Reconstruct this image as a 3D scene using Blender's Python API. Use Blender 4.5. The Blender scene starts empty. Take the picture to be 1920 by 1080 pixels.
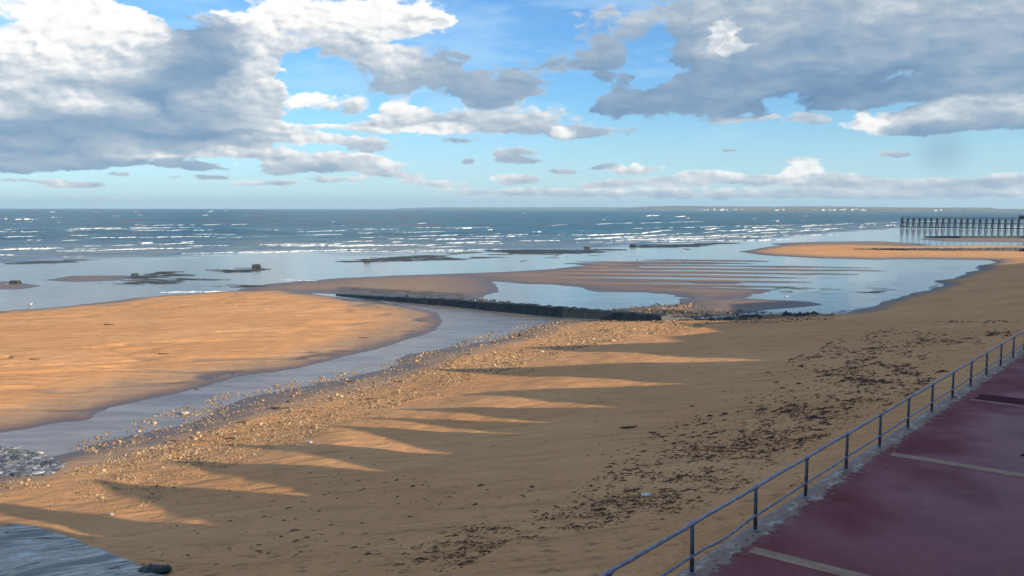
import bpy, math, random
import numpy as np
from mathutils import Vector, Matrix
random.seed(7); RNG = np.random.default_rng(11)
C = bpy.context.scene.collection
R = math.radians
# ------------------------------------------------------------------ camera
F_PX, HC = 1680.0, 13.0                     # focal length in photo pixels, camera height above low-tide water
PITCH = math.atan(149 / F_PX); ROLL = R(0.11)
cam = bpy.data.cameras.new('camera'); cam_o = bpy.data.objects.new('camera', cam); C.objects.link(cam_o)
cam.sensor_width = 36; cam.lens = F_PX / 1920 * 36; cam.clip_start = 0.1; cam.clip_end = 60000
cam_o.location = (0, 0, HC)
cam_o.rotation_euler = (Matrix.Rotation(R(90) - PITCH, 3, 'X') @ Matrix.Rotation(ROLL, 3, 'Z')).to_euler()
bpy.context.scene.camera = cam_o
# ------------------------------------------------------------------ light
SUN_AZ, SUN_EL = R(122), R(15)              # azimuth measured clockwise from +Y (the view direction)
SKY_STRENGTH = 0.088; SUN_STRENGTH = 5.0; EXPOSURE = 0.74
sc = bpy.context.scene
sc.cycles.max_bounces = 4; sc.cycles.diffuse_bounces = 1; sc.cycles.glossy_bounces = 3; sc.cycles.volume_bounces = 0
sc.view_settings.view_transform = 'Standard'; sc.view_settings.look = 'None'
sc.view_settings.exposure = EXPOSURE; sc.view_settings.gamma = 1
sl = bpy.data.lights.new('sun', 'SUN'); sl.energy = SUN_STRENGTH; sl.angle = R(0.35); sl.color = (1, .84, .62)
so = bpy.data.objects.new('sun', sl); C.objects.link(so)
TO_SUN = Vector((math.sin(SUN_AZ) * math.cos(SUN_EL), math.cos(SUN_AZ) * math.cos(SUN_EL), math.sin(SUN_EL)))
so.rotation_euler = TO_SUN.to_track_quat('Z', 'Y').to_euler(); so.location = (40, -40, 60)

# ------------------------------------------------------------------ node helpers
class NT:
    def __init__(s, tree): s.t = tree; s.n = tree.nodes; s.l = tree.links
    def node(s, typ, **kw):
        nd = s.n.new(typ)
        for k, v in kw.items(): setattr(nd, k, v)
        return nd
    def put(s, sock, v):
        if isinstance(v, bpy.types.NodeSocket): s.l.new(v, sock)
        elif v is not None:
            try: sock.default_value = v
            except Exception: sock.default_value = (*v, 1.0)
    def math(s, op, a, b=None, c=None, clamp=False):
        nd = s.node('ShaderNodeMath', operation=op, use_clamp=clamp)
        s.put(nd.inputs[0], a); s.put(nd.inputs[1], b); s.put(nd.inputs[2], c); return nd.outputs[0]
    def vm(s, op, a, b=None, c=None, out=0):
        nd = s.node('ShaderNodeVectorMath', operation=op)
        s.put(nd.inputs[0], a); s.put(nd.inputs[1], b)
        if c is not None: s.put(nd.inputs[2], c)
        return nd.outputs[out]
    def xyz(s, x, y, z=0.0):
        nd = s.node('ShaderNodeCombineXYZ'); s.put(nd.inputs[0], x); s.put(nd.inputs[1], y); s.put(nd.inputs[2], z); return nd.outputs[0]
    def sep(s, v):
        nd = s.node('ShaderNodeSeparateXYZ'); s.put(nd.inputs[0], v); return nd.outputs
    def noise(s, v, scale, detail=4, rough=.55, out=0, dist=0.0, lac=2.0, dim='3D'):
        nd = s.node('ShaderNodeTexNoise', noise_dimensions=dim); s.put(nd.inputs['Vector'], v); s.put(nd.inputs['Scale'], scale)
        nd.inputs['Detail'].default_value = detail; nd.inputs['Roughness'].default_value = rough
        nd.inputs['Distortion'].default_value = dist; nd.inputs['Lacunarity'].default_value = lac
        return nd.outputs[out]
    def ramp(s, v, a, b, lo=0.0, hi=1.0, smooth=True):
        nd = s.node('ShaderNodeMapRange', interpolation_type='SMOOTHSTEP' if smooth else 'LINEAR', clamp=not smooth)
        s.put(nd.inputs[0], v); s.put(nd.inputs[1], a); s.put(nd.inputs[2], b); s.put(nd.inputs[3], lo); s.put(nd.inputs[4], hi)
        return nd.outputs[0]
    def mix(s, f, a, b, blend='MIX'):
        nd = s.node('ShaderNodeMix', data_type='RGBA', blend_type=blend)
        s.put(nd.inputs[0], f); s.put(nd.inputs[6], a if isinstance(a, bpy.types.NodeSocket) else (*a, 1)); s.put(nd.inputs[7], b if isinstance(b, bpy.types.NodeSocket) else (*b, 1))
        return nd.outputs[2]
    def mixf(s, f, a, b):
        nd = s.node('ShaderNodeMix', data_type='FLOAT'); s.put(nd.inputs[0], f); s.put(nd.inputs[2], a); s.put(nd.inputs[3], b); return nd.outputs[0]
    def bump(s, h, strength, dist, normal=None):
        nd = s.node('ShaderNodeBump'); s.put(nd.inputs['Height'], h); nd.inputs['Strength'].default_value = strength
        nd.inputs['Distance'].default_value = dist
        if normal is not None: s.put(nd.inputs['Normal'], normal)
        return nd.outputs[0]
def new_mat(name):
    m = bpy.data.materials.new(name); m.use_nodes = True; t = NT(m.node_tree)
    b = t.n['Principled BSDF']; return m, t, b
def pos(t, obj=False):
    return t.node('ShaderNodeTexCoord').outputs['Object'] if obj else t.node('ShaderNodeNewGeometry').outputs['Position']
def scaled(t, p, sx, sy, sz): return t.vm('MULTIPLY', p, (sx, sy, sz))

# ------------------------------------------------------------------ sky and clouds (world)
w = bpy.data.worlds.new('World'); sc.world = w; w.use_nodes = True
W = NT(w.node_tree); W.n.clear()
sky = W.node('ShaderNodeTexSky', sky_type='NISHITA', sun_disc=False, sun_elevation=SUN_EL, sun_rotation=SUN_AZ,
             altitude=0, air_density=1.0, dust_density=0.15, ozone_density=2.0)
dirv = W.node('ShaderNodeTexCoord').outputs['Generated']
dx, dy, dz = W.sep(dirv)
az = W.math('MULTIPLY', W.math('ARCTAN2', dx, dy), 57.2958)
el = W.math('MULTIPLY', W.math('ARCSINE', dz), 57.2958)
P0 = W.xyz(az, el)
def azel(px, py):                           # photo pixel -> azimuth / elevation in degrees
    a = (px - 960) / F_PX; b = (540 - py) / F_PX; c_, s_ = math.cos(PITCH), math.sin(PITCH)
    b += a * ROLL; d = Vector((a, c_ + b * s_, -s_ + b * c_)).normalized()
    return math.degrees(math.atan2(d.x, d.y)), math.degrees(math.asin(d.z))
elc = W.math('MAXIMUM', el, 0.0)
size = W.ramp(elc, 0.5, 11.0, 0.10, 1.0, smooth=False)       # clouds look smaller towards the horizon
n_lo = W.noise(W.vm('MULTIPLY', P0, (.17, .34, 1)), 1.0, 5, .52, out=1, dim='2D')
n_hi = W.noise(W.vm('MULTIPLY', P0, (.9, 1.7, 1)), 1.0, 5, .60, out=1, dim='2D')
w1 = W.vm('SCALE', W.vm('SUBTRACT', n_lo, (.5, .5, .5)), None); W.put(w1.node.inputs[3], W.math('MULTIPLY', size, 4.6))
w2 = W.vm('SCALE', W.vm('SUBTRACT', n_hi, (.5, .5, .5)), None); W.put(w2.node.inputs[3], W.math('MULTIPLY', size, 1.7))
wsum = W.vm('MULTIPLY', W.vm('ADD', w1, w2), (1.15, .60, 0))
PW = W.vm('ADD', P0, wsum)
BLOBS = [  # x, y, rx, ry (photo px) of a cloud's middle, brightness 0..1, weight
 (110,80,190,95,.92,1),(235,58,55,40,1,1),(30,130,140,60,.78,1),(130,20,120,40,.85,.9),(190,110,90,60,.9,.9),
 (330,120,170,85,.30,1.1),(400,55,55,45,.33,.9),(250,200,280,60,.38,1.1),(430,150,90,60,.36,1),
 (50,188,100,22,.96,1.5),(185,202,85,20,.98,1.5),(120,240,210,36,.42,1),(260,245,180,30,.45,1),
 (430,198,85,26,.94,1.6),(505,130,32,40,.92,1.4),(475,180,50,40,.95,1),
 (620,40,250,66,.90,1.2),(740,25,130,46,.82,1.1),(500,55,60,60,.85,.9),(640,105,220,30,.55,.9),
 (735,118,60,30,.85,1),(770,150,120,28,.50,1),(930,155,90,30,.42,.9),(940,180,80,16,.5,.8),
 (1130,120,60,42,.36,1),(1060,100,90,26,.42,.9),
 (1240,50,210,62,.50,1),(1500,50,300,90,.46,1),(1760,70,260,110,.45,1.1),(1400,140,230,62,.34,1),(1300,185,160,32,.38,1),
 (1180,195,80,18,.34,1),(1870,180,130,50,.44,1),(1580,120,250,50,.38,.9),(1640,20,220,50,.55,.6),
 (1368,68,34,22,1,2.2),(1392,84,22,16,1,2.0),(1345,100,40,40,.7,.7),
 (1600,172,90,24,.34,1),(1560,190,70,14,.34,.9),(1650,228,52,20,.82,1.1),(1500,222,50,14,.62,.9),(1390,225,60,9,.6,.7),
 (1850,208,110,24,.90,1.3),(1800,236,105,16,.40,1.1),(1720,235,40,12,.45,.8),(1790,200,50,16,.8,1),
 (900,222,190,22,.62,1),(1060,246,140,13,.52,1),(745,212,45,24,.80,1.1),(810,242,80,9,.92,1.2),(1042,247,26,12,.95,1.4),
 (690,238,80,12,.80,1),(640,190,46,18,.78,1),(570,190,26,16,.92,1.2),(690,272,66,14,.62,1),
 (505,240,90,16,.93,1.1),(545,298,120,13,.72,1),(230,278,70,16,.93,1.2),(330,276,90,13,.90,1.2),(290,300,110,9,.45,1),
 (70,292,125,26,.46,1.1),(60,315,80,10,.5,.7),(570,314,80,8,.45,1),(705,314,64,13,.70,1),(480,270,80,14,.75,.8),
 (960,288,44,9,.60,1),(970,302,44,6,.52,1),(880,303,16,5,.5,1),(1190,319,48,8,.75,1),(1135,312,26,5,.5,1),
 (1504,320,32,15,.95,.9),(1480,338,62,10,.80,.9),(1675,285,28,7,.5,1),(1382,286,22,4,.5,1),
 (400,333,34,5,.55,.9),(230,324,30,5,.55,.9),(330,330,22,4,.5,.8),(620,335,70,6,.66,.8),
 (1250,340,120,9,.66,.9),(1400,338,50,9,.62,.9),(1620,342,150,9,.60,.9),(1760,346,90,9,.58,.9),(1895,338,50,13,.62,1),
 (960,335,40,10,.72,.8),(820,344,90,8,.68,.7),(1320,362,420,11,.64,.8),(1750,362,260,11,.62,.8),(950,360,200,8,.7,.5),
 (350,12,75,40,.5,-1.2),(590,165,60,34,.5,-.8),(960,30,110,70,.5,-1.2),(1215,120,40,60,.5,-1.0),(1500,185,80,20,.5,-1.3),(1650,148,130,16,.5,-1.1),(1215,95,46,60,.5,-.8),(560,130,50,60,.5,-.7),(300,285,30,30,.5,-.6),(130,262,60,10,.5,-.5),
 (1500,262,420,24,.5,-.5),(560,218,90,16,.5,-1.1),(330,258,120,8,.5,-.8),(60,262,70,7,.5,-.6),(170,325,200,12,.5,-.5),(180,262,60,8,.5,-.4),(360,256,150,6,.5,-.6),(420,300,60,10,.5,-.4),(90,265,60,5,.5,-.3),
 (600,262,70,10,.8,1),(690,300,40,8,.8,1),(460,262,50,10,.8,1.1),(200,262,80,9,.55,1.1),(30,262,60,9,.6,1),(130,305,50,9,.5,1),(520,322,40,7,.55,1),(860,262,60,6,.5,.8),(1130,345,60,7,.6,.8),(1000,340,50,8,.7,.8),(1500,305,30,5,.6,.8),(1740,110,120,26,.42,1),(1000,120,80,18,.5,.7),(860,110,40,16,.45,.8),(150,345,60,6,.6,.9),(500,345,70,6,.7,.9),(740,330,60,7,.7,.9),(420,288,50,9,.75,1.2),(360,312,60,7,.5,1.1),(640,300,50,9,.72,1.1),(1060,318,40,5,.6,.9),(1330,330,60,9,.75,1),(1560,335,60,10,.66,1),
 (60,338,60,4,.6,.6),(100,370,160,5,.75,.5),(1840,60,120,60,.5,.6)]
acc = None
for (px, py, rx, ry, br, wt) in BLOBS:
    a0, e0 = azel(px, py)
    if e0 < 8 and wt > 0: wt *= 1.4; rx *= 1.12; ry *= 1.15
    sx = math.degrees(rx / F_PX) * 1.12; sy = math.degrees(ry / F_PX) * 1.20
    v = W.vm('MULTIPLY_ADD', PW, (1 / sx, 1 / sy, 0), (-a0 / sx, -e0 / sy, 0))
    f = W.math('MAXIMUM', W.math('SUBTRACT', 1.0, W.vm('DOT_PRODUCT', v, v, out=1)), 0.0)
    acc = W.vm('MULTIPLY_ADD', W.xyz(f, f, f), (wt * 1.15, wt * 1.15 * br, wt * 1.15 * e0), acc if acc is not None else (0, 0, 0))
bx, by, be = W.sep(acc)
# shared fractal detail and relief lit from the right / above
pd = W.vm('MULTIPLY', W.vm('ADD', P0, W.vm('MULTIPLY', wsum, (.35, .35, 0))), (1, 1.8, 1))
def billow(p):
    nd = W.node('ShaderNodeTexVoronoi', feature='F1', voronoi_dimensions='2D'); W.put(nd.inputs['Vector'], p); nd.inputs['Scale'].default_value = .55
    nd.inputs['Detail'].default_value = 2.0; nd.inputs['Roughness'].default_value = .55; return W.math('SUBTRACT', 1.0, nd.outputs['Distance'])
b0_ = billow(pd); b1_ = billow(W.vm('ADD', pd, (.30, .45, 0)))
d0 = W.math('ADD', W.math('MULTIPLY', W.noise(pd, .8, 6, .6, dim='2D'), .6), W.math('MULTIPLY', b0_, .45))
relief = W.math('SUBTRACT', b0_, b1_)
soft = W.noise(W.vm('MULTIPLY', pd, (.35, .6, 1)), 1.0, 3, .5, dim='2D')
dcov = W.math('MULTIPLY', W.math('SUBTRACT', d0, .55), 1.9)
thin = W.math('MULTIPLY', W.ramp(W.noise(W.vm('MULTIPLY', P0, (.10, .45, 1)), 1.0, 5, .6, dim='2D'), .42, .70), .34)  # thin veil
hz = W.math('MAXIMUM', thin, W.ramp(el, 7.5, -0.5, 0, .62))
sky_col = W.mix(1.0, sky.outputs[0], (.58, .92, 1.30), 'MULTIPLY')
# soft dark smudge added to the sky under the right-hand cloud
ra, re = azel(1768, 285); rsx = math.degrees(52 / F_PX); rsy = math.degrees(46 / F_PX)
def mixs(f, a, b):
    nd = W.node('ShaderNodeMixShader'); W.put(nd.inputs[0], f); W.l.new(a, nd.inputs[1]); W.l.new(b, nd.inputs[2]); return nd.outputs[0]
def bg(c, k):
    nd = W.node('ShaderNodeBackground'); W.put(nd.inputs[0], c if isinstance(c, bpy.types.NodeSocket) else (*c, 1)); nd.inputs[1].default_value = k; return nd.outputs[0]
STOPS = [(.15,(.13,.23,.38)),(.35,(.21,.32,.46)),(.52,(.36,.44,.53)),(.70,(.60,.64,.68)),(.85,(.86,.85,.83)),(1.04,(.97,.95,.91))]
CLOUD = 0.68
def shade(cov0, bri0, dark_smudge=False):
    cov = W.math('ADD', cov0, dcov)
    alpha = W.math('MULTIPLY', W.math('MULTIPLY', W.ramp(cov, .22, .92), W.ramp(cov0, .05, .30)), .97)
    bri = W.math('DIVIDE', bri0, W.math('MAXIMUM', cov0, .05))
    bri = W.math('ADD', W.math('ADD', bri, W.ramp(cov, .9, .35, 0, .10)),
                 W.math('ADD', W.math('MULTIPLY', relief, W.ramp(bri, .4, .9, .05, .28)), W.math('MULTIPLY', W.math('SUBTRACT', soft, .5), .35)))
    cr = W.node('ShaderNodeValToRGB'); W.put(cr.inputs[0], bri); els = cr.color_ramp.elements
    els[0].position, els[0].color = STOPS[0][0], (*STOPS[0][1], 1); els[1].position, els[1].color = STOPS[-1][0], (*STOPS[-1][1], 1)
    for p_, c_ in STOPS[1:-1]: els.new(p_).color = (*c_, 1)
    s1 = mixs(hz, bg(sky_col, SKY_STRENGTH), bg((.56, .76, .90), CLOUD))
    if dark_smudge:
        rn = W.ramp(W.vm('LENGTH', W.vm('MULTIPLY_ADD', P0, (1/rsx, 1/rsy, 0), (-ra/rsx, -re/rsy, 0)), out=1), 1.15, .1)
        s1 = mixs(W.math('MULTIPLY', rn, .42), s1, bg((.20, .34, .46), CLOUD))
    return mixs(alpha, s1, bg(cr.outputs[0], CLOUD))
s_ = W.math('MAXIMUM', bx, .05)
lift = W.math('MULTIPLY', W.math('SUBTRACT', W.sep(PW)[1], W.math('DIVIDE', be, s_)), W.ramp(elc, 1, 9, .40, .10, smooth=False))   # sunlit tops, shaded bases
lift = W.math('MULTIPLY', W.math('MAXIMUM', W.math('MINIMUM', lift, .28), -.25), W.ramp(W.math('DIVIDE', by, s_), .35, .75, .3, 1.0))
# cover outside the photographed part of the sky
isout = W.math('GREATER_THAN', W.math('MAXIMUM', W.math('SUBTRACT', W.math('ABSOLUTE', az), 33.5), W.math('SUBTRACT', el, 15.5)), 0.0)
den = W.math('ADD', W.math('MAXIMUM', dz, 0.0), .16); P3 = W.vm('DIVIDE', dirv, W.xyz(den, den, den))
gen = W.noise(P3, 1.1, 5, .56, dim='2D')
gcov = W.math('MULTIPLY', W.ramp(gen, .47, .60), 1.1)
obri = W.math('MULTIPLY', gcov, W.ramp(gen, .50, .72, .85, .35))
cov_all = W.mixf(isout, bx, gcov); bri_all = W.mixf(isout, W.math('ADD', by, W.math('MULTIPLY', lift, s_)), obri)
wo = W.node('ShaderNodeOutputWorld'); W.l.new(shade(cov_all, bri_all, True), wo.inputs[0])
w.cycles.sampling_method = 'MANUAL'; w.cycles.sample_map_resolution = 512

# ------------------------------------------------------------------ places
PZ = 5.55                                   # promenade level
def ray(px, py):
    px = np.asarray(px, float); py = np.asarray(py, float)
    a = (px - 960) / F_PX; b = (540 - py) / F_PX
    a, b = a - b * ROLL * 0 , b + a * ROLL
    c_, s_ = math.cos(PITCH), math.sin(PITCH)
    return a, c_ + b * s_, -s_ + b * c_
def ground(px, py, z=0.0):                  # point of a horizontal plane seen at a photo pixel
    x, y, k = ray(px, py); k = (z - HC) / k; return x * k, y * k
A0 = np.array([3.696, 17.781]); E = np.array([.62509, .78055]); N = np.array([-.78055, .62509])
WALL_ANG = math.atan2(E[1], E[0])
def st(x, y): return (x - A0[0]) * E[0] + (y - A0[1]) * E[1], (x - A0[0]) * N[0] + (y - A0[1]) * N[1]
def xy(t, s): return A0[0] + t * E[0] + s * N[0], A0[1] + t * E[1] + s * N[1]

def vnoise(x, y, seed=0):                   # value noise
    xi = np.floor(x).astype(np.int64); yi = np.floor(y).astype(np.int64); fx = x - xi; fy = y - yi
    fx = fx * fx * (3 - 2 * fx); fy = fy * fy * (3 - 2 * fy)
    def h(a, b):
        n = (a * 374761393 + b * 668265263 + seed * 1442695041) & 0x7fffffff
        n = ((n ^ (n >> 13)) * 1274126177) & 0x7fffffff
        n = n ^ (n >> 16); return (n & 0xffff) / 65535.0
    return (h(xi, yi) * (1 - fx) + h(xi + 1, yi) * fx) * (1 - fy) + (h(xi, yi + 1) * (1 - fx) + h(xi + 1, yi + 1) * fx) * fy
def fbm(x, y, seed=0, oct=4, g=.5):
    v = 0; a = 1; tot = 0
    for o in range(oct): v = v + a * vnoise(x * 2 ** o, y * 2 ** o, seed + o * 17); tot += a; a *= g
    return v / tot - .5
def sdf(poly, x, y):                        # signed distance, positive inside
    d = np.full(x.shape, 1e9); ins = np.zeros(x.shape, bool); n = len(poly)
    for i in range(n):
        x0, y0 = poly[i]; x1, y1 = poly[(i + 1) % n]
        ex, ey = x1 - x0, y1 - y0; wx, wy = x - x0, y - y0
        k = np.clip((wx * ex + wy * ey) / (ex * ex + ey * ey + 1e-12), 0, 1)
        d = np.minimum(d, (wx - ex * k) ** 2 + (wy - ey * k) ** 2)
        c = ((y0 <= y) & (y1 > y)) | ((y1 <= y) & (y0 > y))
        with np.errstate(divide='ignore', invalid='ignore'):
            ins ^= c & (x < x0 + (y - y0) * ex / (ey if ey != 0 else 1e-12))
    return np.where(ins, 1, -1) * np.sqrt(d)
def gpoly(pts, z=0.0):
    a = np.array(pts, float); gx, gy = ground(a[:, 0], a[:, 1], z); return list(zip(gx, gy))

SHORE = [(-300,925),(-100,918),(100,862),(250,815),(450,757),(650,707),(800,667),(900,641),(980,617),(1040,603),(1150,601),(1290,602),
         (1400,592),(1560,592),(1640,577),(1720,552),(1760,530),(1830,503),(1860,490),(1920,472),(1920,455)]
sh = np.array(SHORE, float); gx, gy = ground(sh[:, 0], sh[:, 1]); sh_t, sh_s = st(gx, gy)
sh_t = np.append(sh_t, [600, 2000]); sh_s = np.append(sh_s, [55, 60])
#  sand banks and spits standing above the low-tide water: pixel outline, top height, edge slope, noise
BANKS = [
 ([(-500,600),(-200,596),(0,582),(130,572),(250,558),(440,547),(520,545),(640,556),(760,572),(818,588),(828,603),(800,624),(700,661),(560,690),(430,705),(330,735),(205,775),(190,787),(0,815),(-300,850),(-600,880)], .60, .055, .05),
 ([(440,545),(540,530),(640,521),(830,515),(920,524),(938,541),(898,557),(860,561),(640,552),(560,548)], .16, .02, .05),
 ([(840,515),(1000,508),(1120,500),(1260,502),(1340,515),(1400,530),(1440,545),(1380,557),(1310,561),(1275,553),(1200,547),(1130,546),(1100,540),(1040,533),(990,533),(920,527)], .13, .02, .07),
 ([(1385,472),(1460,461),(1560,459),(1700,461),(1930,462),(2100,460),(2100,495),(1850,486),(1750,486),(1640,487),(1540,484),(1430,478)], .55, .035, .04),
 ([(1450,457),(1540,454),(1640,453),(1720,457),(1760,459),(1600,462),(1480,461)], .14, .02, .03),
 ([(1740,448),(1900,447),(1990,448),(1990,452),(1900,453),(1800,452)], .14, .02, .03),
 ([(65,526),(130,517),(250,516),(262,521),(220,526),(130,529)], .14, .02, .03),
 ([(-200,527),(20,529),(75,536),(40,541),(-200,545)], .14, .02, .03),
 ([(1285,560),(1400,560),(1500,565),(1548,571),(1450,580),(1380,590),(1270,596)], .14, .03, .04),
 ([(1120,583),(1180,577),(1300,568),(1330,590),(1290,606),(1200,604)], .35, .06, .06),
 ([(900,508),(1100,470),(1280,465),(1300,470),(1080,480),(980,485)], -.02, .01, .02),
]
BK = [(gpoly(p), h, sl, nz) for p, h, sl, nz in BANKS]
RIP = gpoly([(1060,490),(1250,482),(1420,486),(1560,490),(1680,498),(1760,508),(1700,520),(1560,538),(1440,556),(1320,552),(1200,545),(1100,534),(980,527),(1000,508)])
def terrain(x, y):
    t, s = st(x, y); s0 = np.interp(t, sh_t, sh_s)
    wob = fbm(x / 9, y / 9, 3, 4) * 5 + fbm(x / 2.2, y / 2.2, 9, 3) * .9
    r = np.clip((s + wob * np.clip(s / 25, 0, 1)) / s0, 0, 3)
    z = np.where(r < 1, 4.3 * np.power(np.clip(1 - r, 0, 1), 1.15), -.05 * (r - 1) * s0)
    z = np.maximum(z, -.32)
    dist = np.hypot(x, y)
    for i, (poly, h, sl, nz) in enumerate(BK):
        d = sdf(poly, x, y); sc_ = np.clip(dist / 60, 1, 8)
        d = d + fbm(x / (7 * sc_), y / (3.0 * sc_), 40 + i, 4) * 3.4 * sc_
        zz = np.where(d > 0, h * (1 - np.exp(-np.maximum(d, 0) * sl / max(abs(h), .05) * 1.6)), d * sl * .7)
        zz = zz + nz * fbm(x / 30, y / 7, 60 + i, 4) * 1.2 * (d > -4)
        z = np.where(d > -25, np.maximum(z, np.maximum(zz, -.32)), z)
    # tidal ripple flats: long low ridges
    d = sdf(RIP, x, y) + fbm(x / 25, y / 12, 6, 3) * 14; m = np.clip(d / 10, 0, 1)
    lvl = np.interp(x / y + fbm(x / 30, y / 9, 19, 2) * .22, [0, .10, .20, .28, .36, .46, .55], [.11, .09, .035, -.02, -.065, -.11, -.16])
    ph = (y + .16 * x + 9 * fbm(x / 70, y / 50, 5, 3)) / 11.0
    rg = .10 * np.sin(ph * 2 * math.pi) * (.4 + 1.6 * (fbm(x / 40, y / 16, 78, 2) + .5)) + .06 * np.sin(ph * 2 * math.pi * 1.9 + x / 24 + 2 * fbm(x / 30, y / 10, 4, 2)) + fbm(x / 22, y / 3.0, 77, 4) * .22
    z = np.where(m > 0, np.maximum(rg + lvl, np.where(z > .04, z * .55 + rg * .9, -1)) * m + z * (1 - m), z)
    # small relief of the sand
    up = np.clip(z / .35, 0, 1)
    z = z + up * (fbm(x / 5, y / 5, 21, 4) * .10 + fbm(x / 1.3, y / .9, 22, 2) * .018)
    foot = np.clip(1 - s / 7, 0, 1) * np.clip(s + .5, 0, 1) * np.clip(1 - (t - 5) / 25, 0, 1)
    z = z + foot * (fbm(x / .42, y / .36, 23, 2) * .24)
    # drainage channels crossing the large bank
    ch = np.abs(fbm((x + .5 * y) / 15, (y - .3 * x) / 4, 31, 3))
    bd = sdf(BK[0][0], x, y)
    z = z - np.where((bd > .5) & (bd < 19), .17 * np.exp(-(ch / .045) ** 2), 0) * np.clip(z / .2, 0, 1)
    return z
def on_ground(px, py):                      # photo pixel -> point on the terrain
    px = np.asarray(px, float); py = np.asarray(py, float); z = np.full(px.shape, 1.0)
    for i in range(22):
        x, y = ground(px, py, z); z = .5 * z + .5 * np.maximum(terrain(x, y), 0)
    return x, y, z

# ------------------------------------------------------------------ object helpers
def tag(o, label=None, cat=None, group=None, kind=None):
    if label: o['label'] = label
    if cat: o['category'] = cat
    if group: o['group'] = group
    if kind: o['kind'] = kind
    return o
def mesh_np(name, verts, faces, mat, parent=None, smooth=True, attrs=None):
    me = bpy.data.meshes.new(name); verts = np.asarray(verts, np.float32); faces = np.asarray(faces, np.int32)
    n = faces.shape[1]; me.vertices.add(len(verts)); me.vertices.foreach_set('co', verts.ravel())
    me.loops.add(faces.size); me.loops.foreach_set('vertex_index', faces.ravel())
    me.polygons.add(len(faces)); me.polygons.foreach_set('loop_start', np.arange(0, faces.size, n, dtype=np.int32))
    me.polygons.foreach_set('loop_total', np.full(len(faces), n, np.int32))
    me.polygons.foreach_set('use_smooth', np.full(len(faces), smooth)); me.update(calc_edges=True); me.validate()
    for k, v in (attrs or {}).items():
        a = me.attributes.new(k, 'FLOAT', 'POINT'); a.data.foreach_set('value', np.asarray(v, np.float32))
    if mat: me.materials.append(mat)
    o = bpy.data.objects.new(name, me); C.objects.link(o); o.parent = parent; return o
class MB:
    def __init__(s): s.v = []; s.f = []
    def add(s, v, f): b = len(s.v); s.v += [tuple(p) for p in v]; s.f += [tuple(i + b for i in q) for q in f]; return s
    def box(s, x0, x1, y0, y1, z0, z1):
        return s.add([(x0,y0,z0),(x1,y0,z0),(x1,y1,z0),(x0,y1,z0),(x0,y0,z1),(x1,y0,z1),(x1,y1,z1),(x0,y1,z1)],
                     [(0,3,2,1),(4,5,6,7),(0,1,5,4),(1,2,6,5),(2,3,7,6),(3,0,4,7)])
    def tube(s, pts, r, n=10, cap=True):
        pts = [Vector(p) for p in pts]; rs = r if isinstance(r, (list, tuple)) else [r] * len(pts); v = []; f = []
        for i, p in enumerate(pts):
            d = (pts[min(i + 1, len(pts) - 1)] - pts[max(i - 1, 0)]).normalized()
            u = d.cross(Vector((0, 0, 1))) if abs(d.z) < .95 else d.cross(Vector((1, 0, 0))); u.normalize(); q = d.cross(u)
            for k in range(n):
                a = 2 * math.pi * k / n; v.append(p + (u * math.cos(a) + q * math.sin(a)) * rs[i])
        for i in range(len(pts) - 1):
            for k in range(n): f.append((i*n+k, i*n+(k+1)%n, (i+1)*n+(k+1)%n, (i+1)*n+k))
        if cap: f += [tuple(range(n))[::-1], tuple((len(pts)-1)*n+k for k in range(n))]
        return s.add(v, f)
    def ball(s, c, r, sx=1, sy=1, sz=1, n=10, m=6):
        v = [(c[0], c[1], c[2] + r*sz)]; f = []
        for i in range(1, m):
            a = math.pi * i / m
            for k in range(n):
                b = 2 * math.pi * k / n; v.append((c[0]+r*sx*math.sin(a)*math.cos(b), c[1]+r*sy*math.sin(a)*math.sin(b), c[2]+r*sz*math.cos(a)))
        v.append((c[0], c[1], c[2] - r*sz)); last = len(v) - 1
        for k in range(n):
            f.append((0, 1+k, 1+(k+1)%n)); f.append((last, 1+(m-2)*n+(k+1)%n, 1+(m-2)*n+k))
            for i in range(m-2): f.append((1+i*n+k, 1+(i+1)*n+k, 1+(i+1)*n+(k+1)%n, 1+i*n+(k+1)%n))
        return s.add(v, f)
    def build(s, name, mat, parent=None, smooth=False):
        me = bpy.data.meshes.new(name); me.from_pydata(s.v, [], s.f); me.update()
        if smooth: me.polygons.foreach_set('use_smooth', [True] * len(me.polygons))
        if mat: me.materials.append(mat)
        o = bpy.data.objects.new(name, me); C.objects.link(o); o.parent = parent; return o
def empty(name, loc, rz=0.0):
    o = bpy.data.objects.new(name, None); C.objects.link(o); o.location = loc; o.rotation_euler = (0, 0, rz); o.empty_display_size = .3; return o
def copy_tree(o, parent=None):
    c = o.copy(); C.objects.link(c); c.parent = parent
    for ch in [q for q in o.children]: copy_tree(ch, c)
    return c

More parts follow.
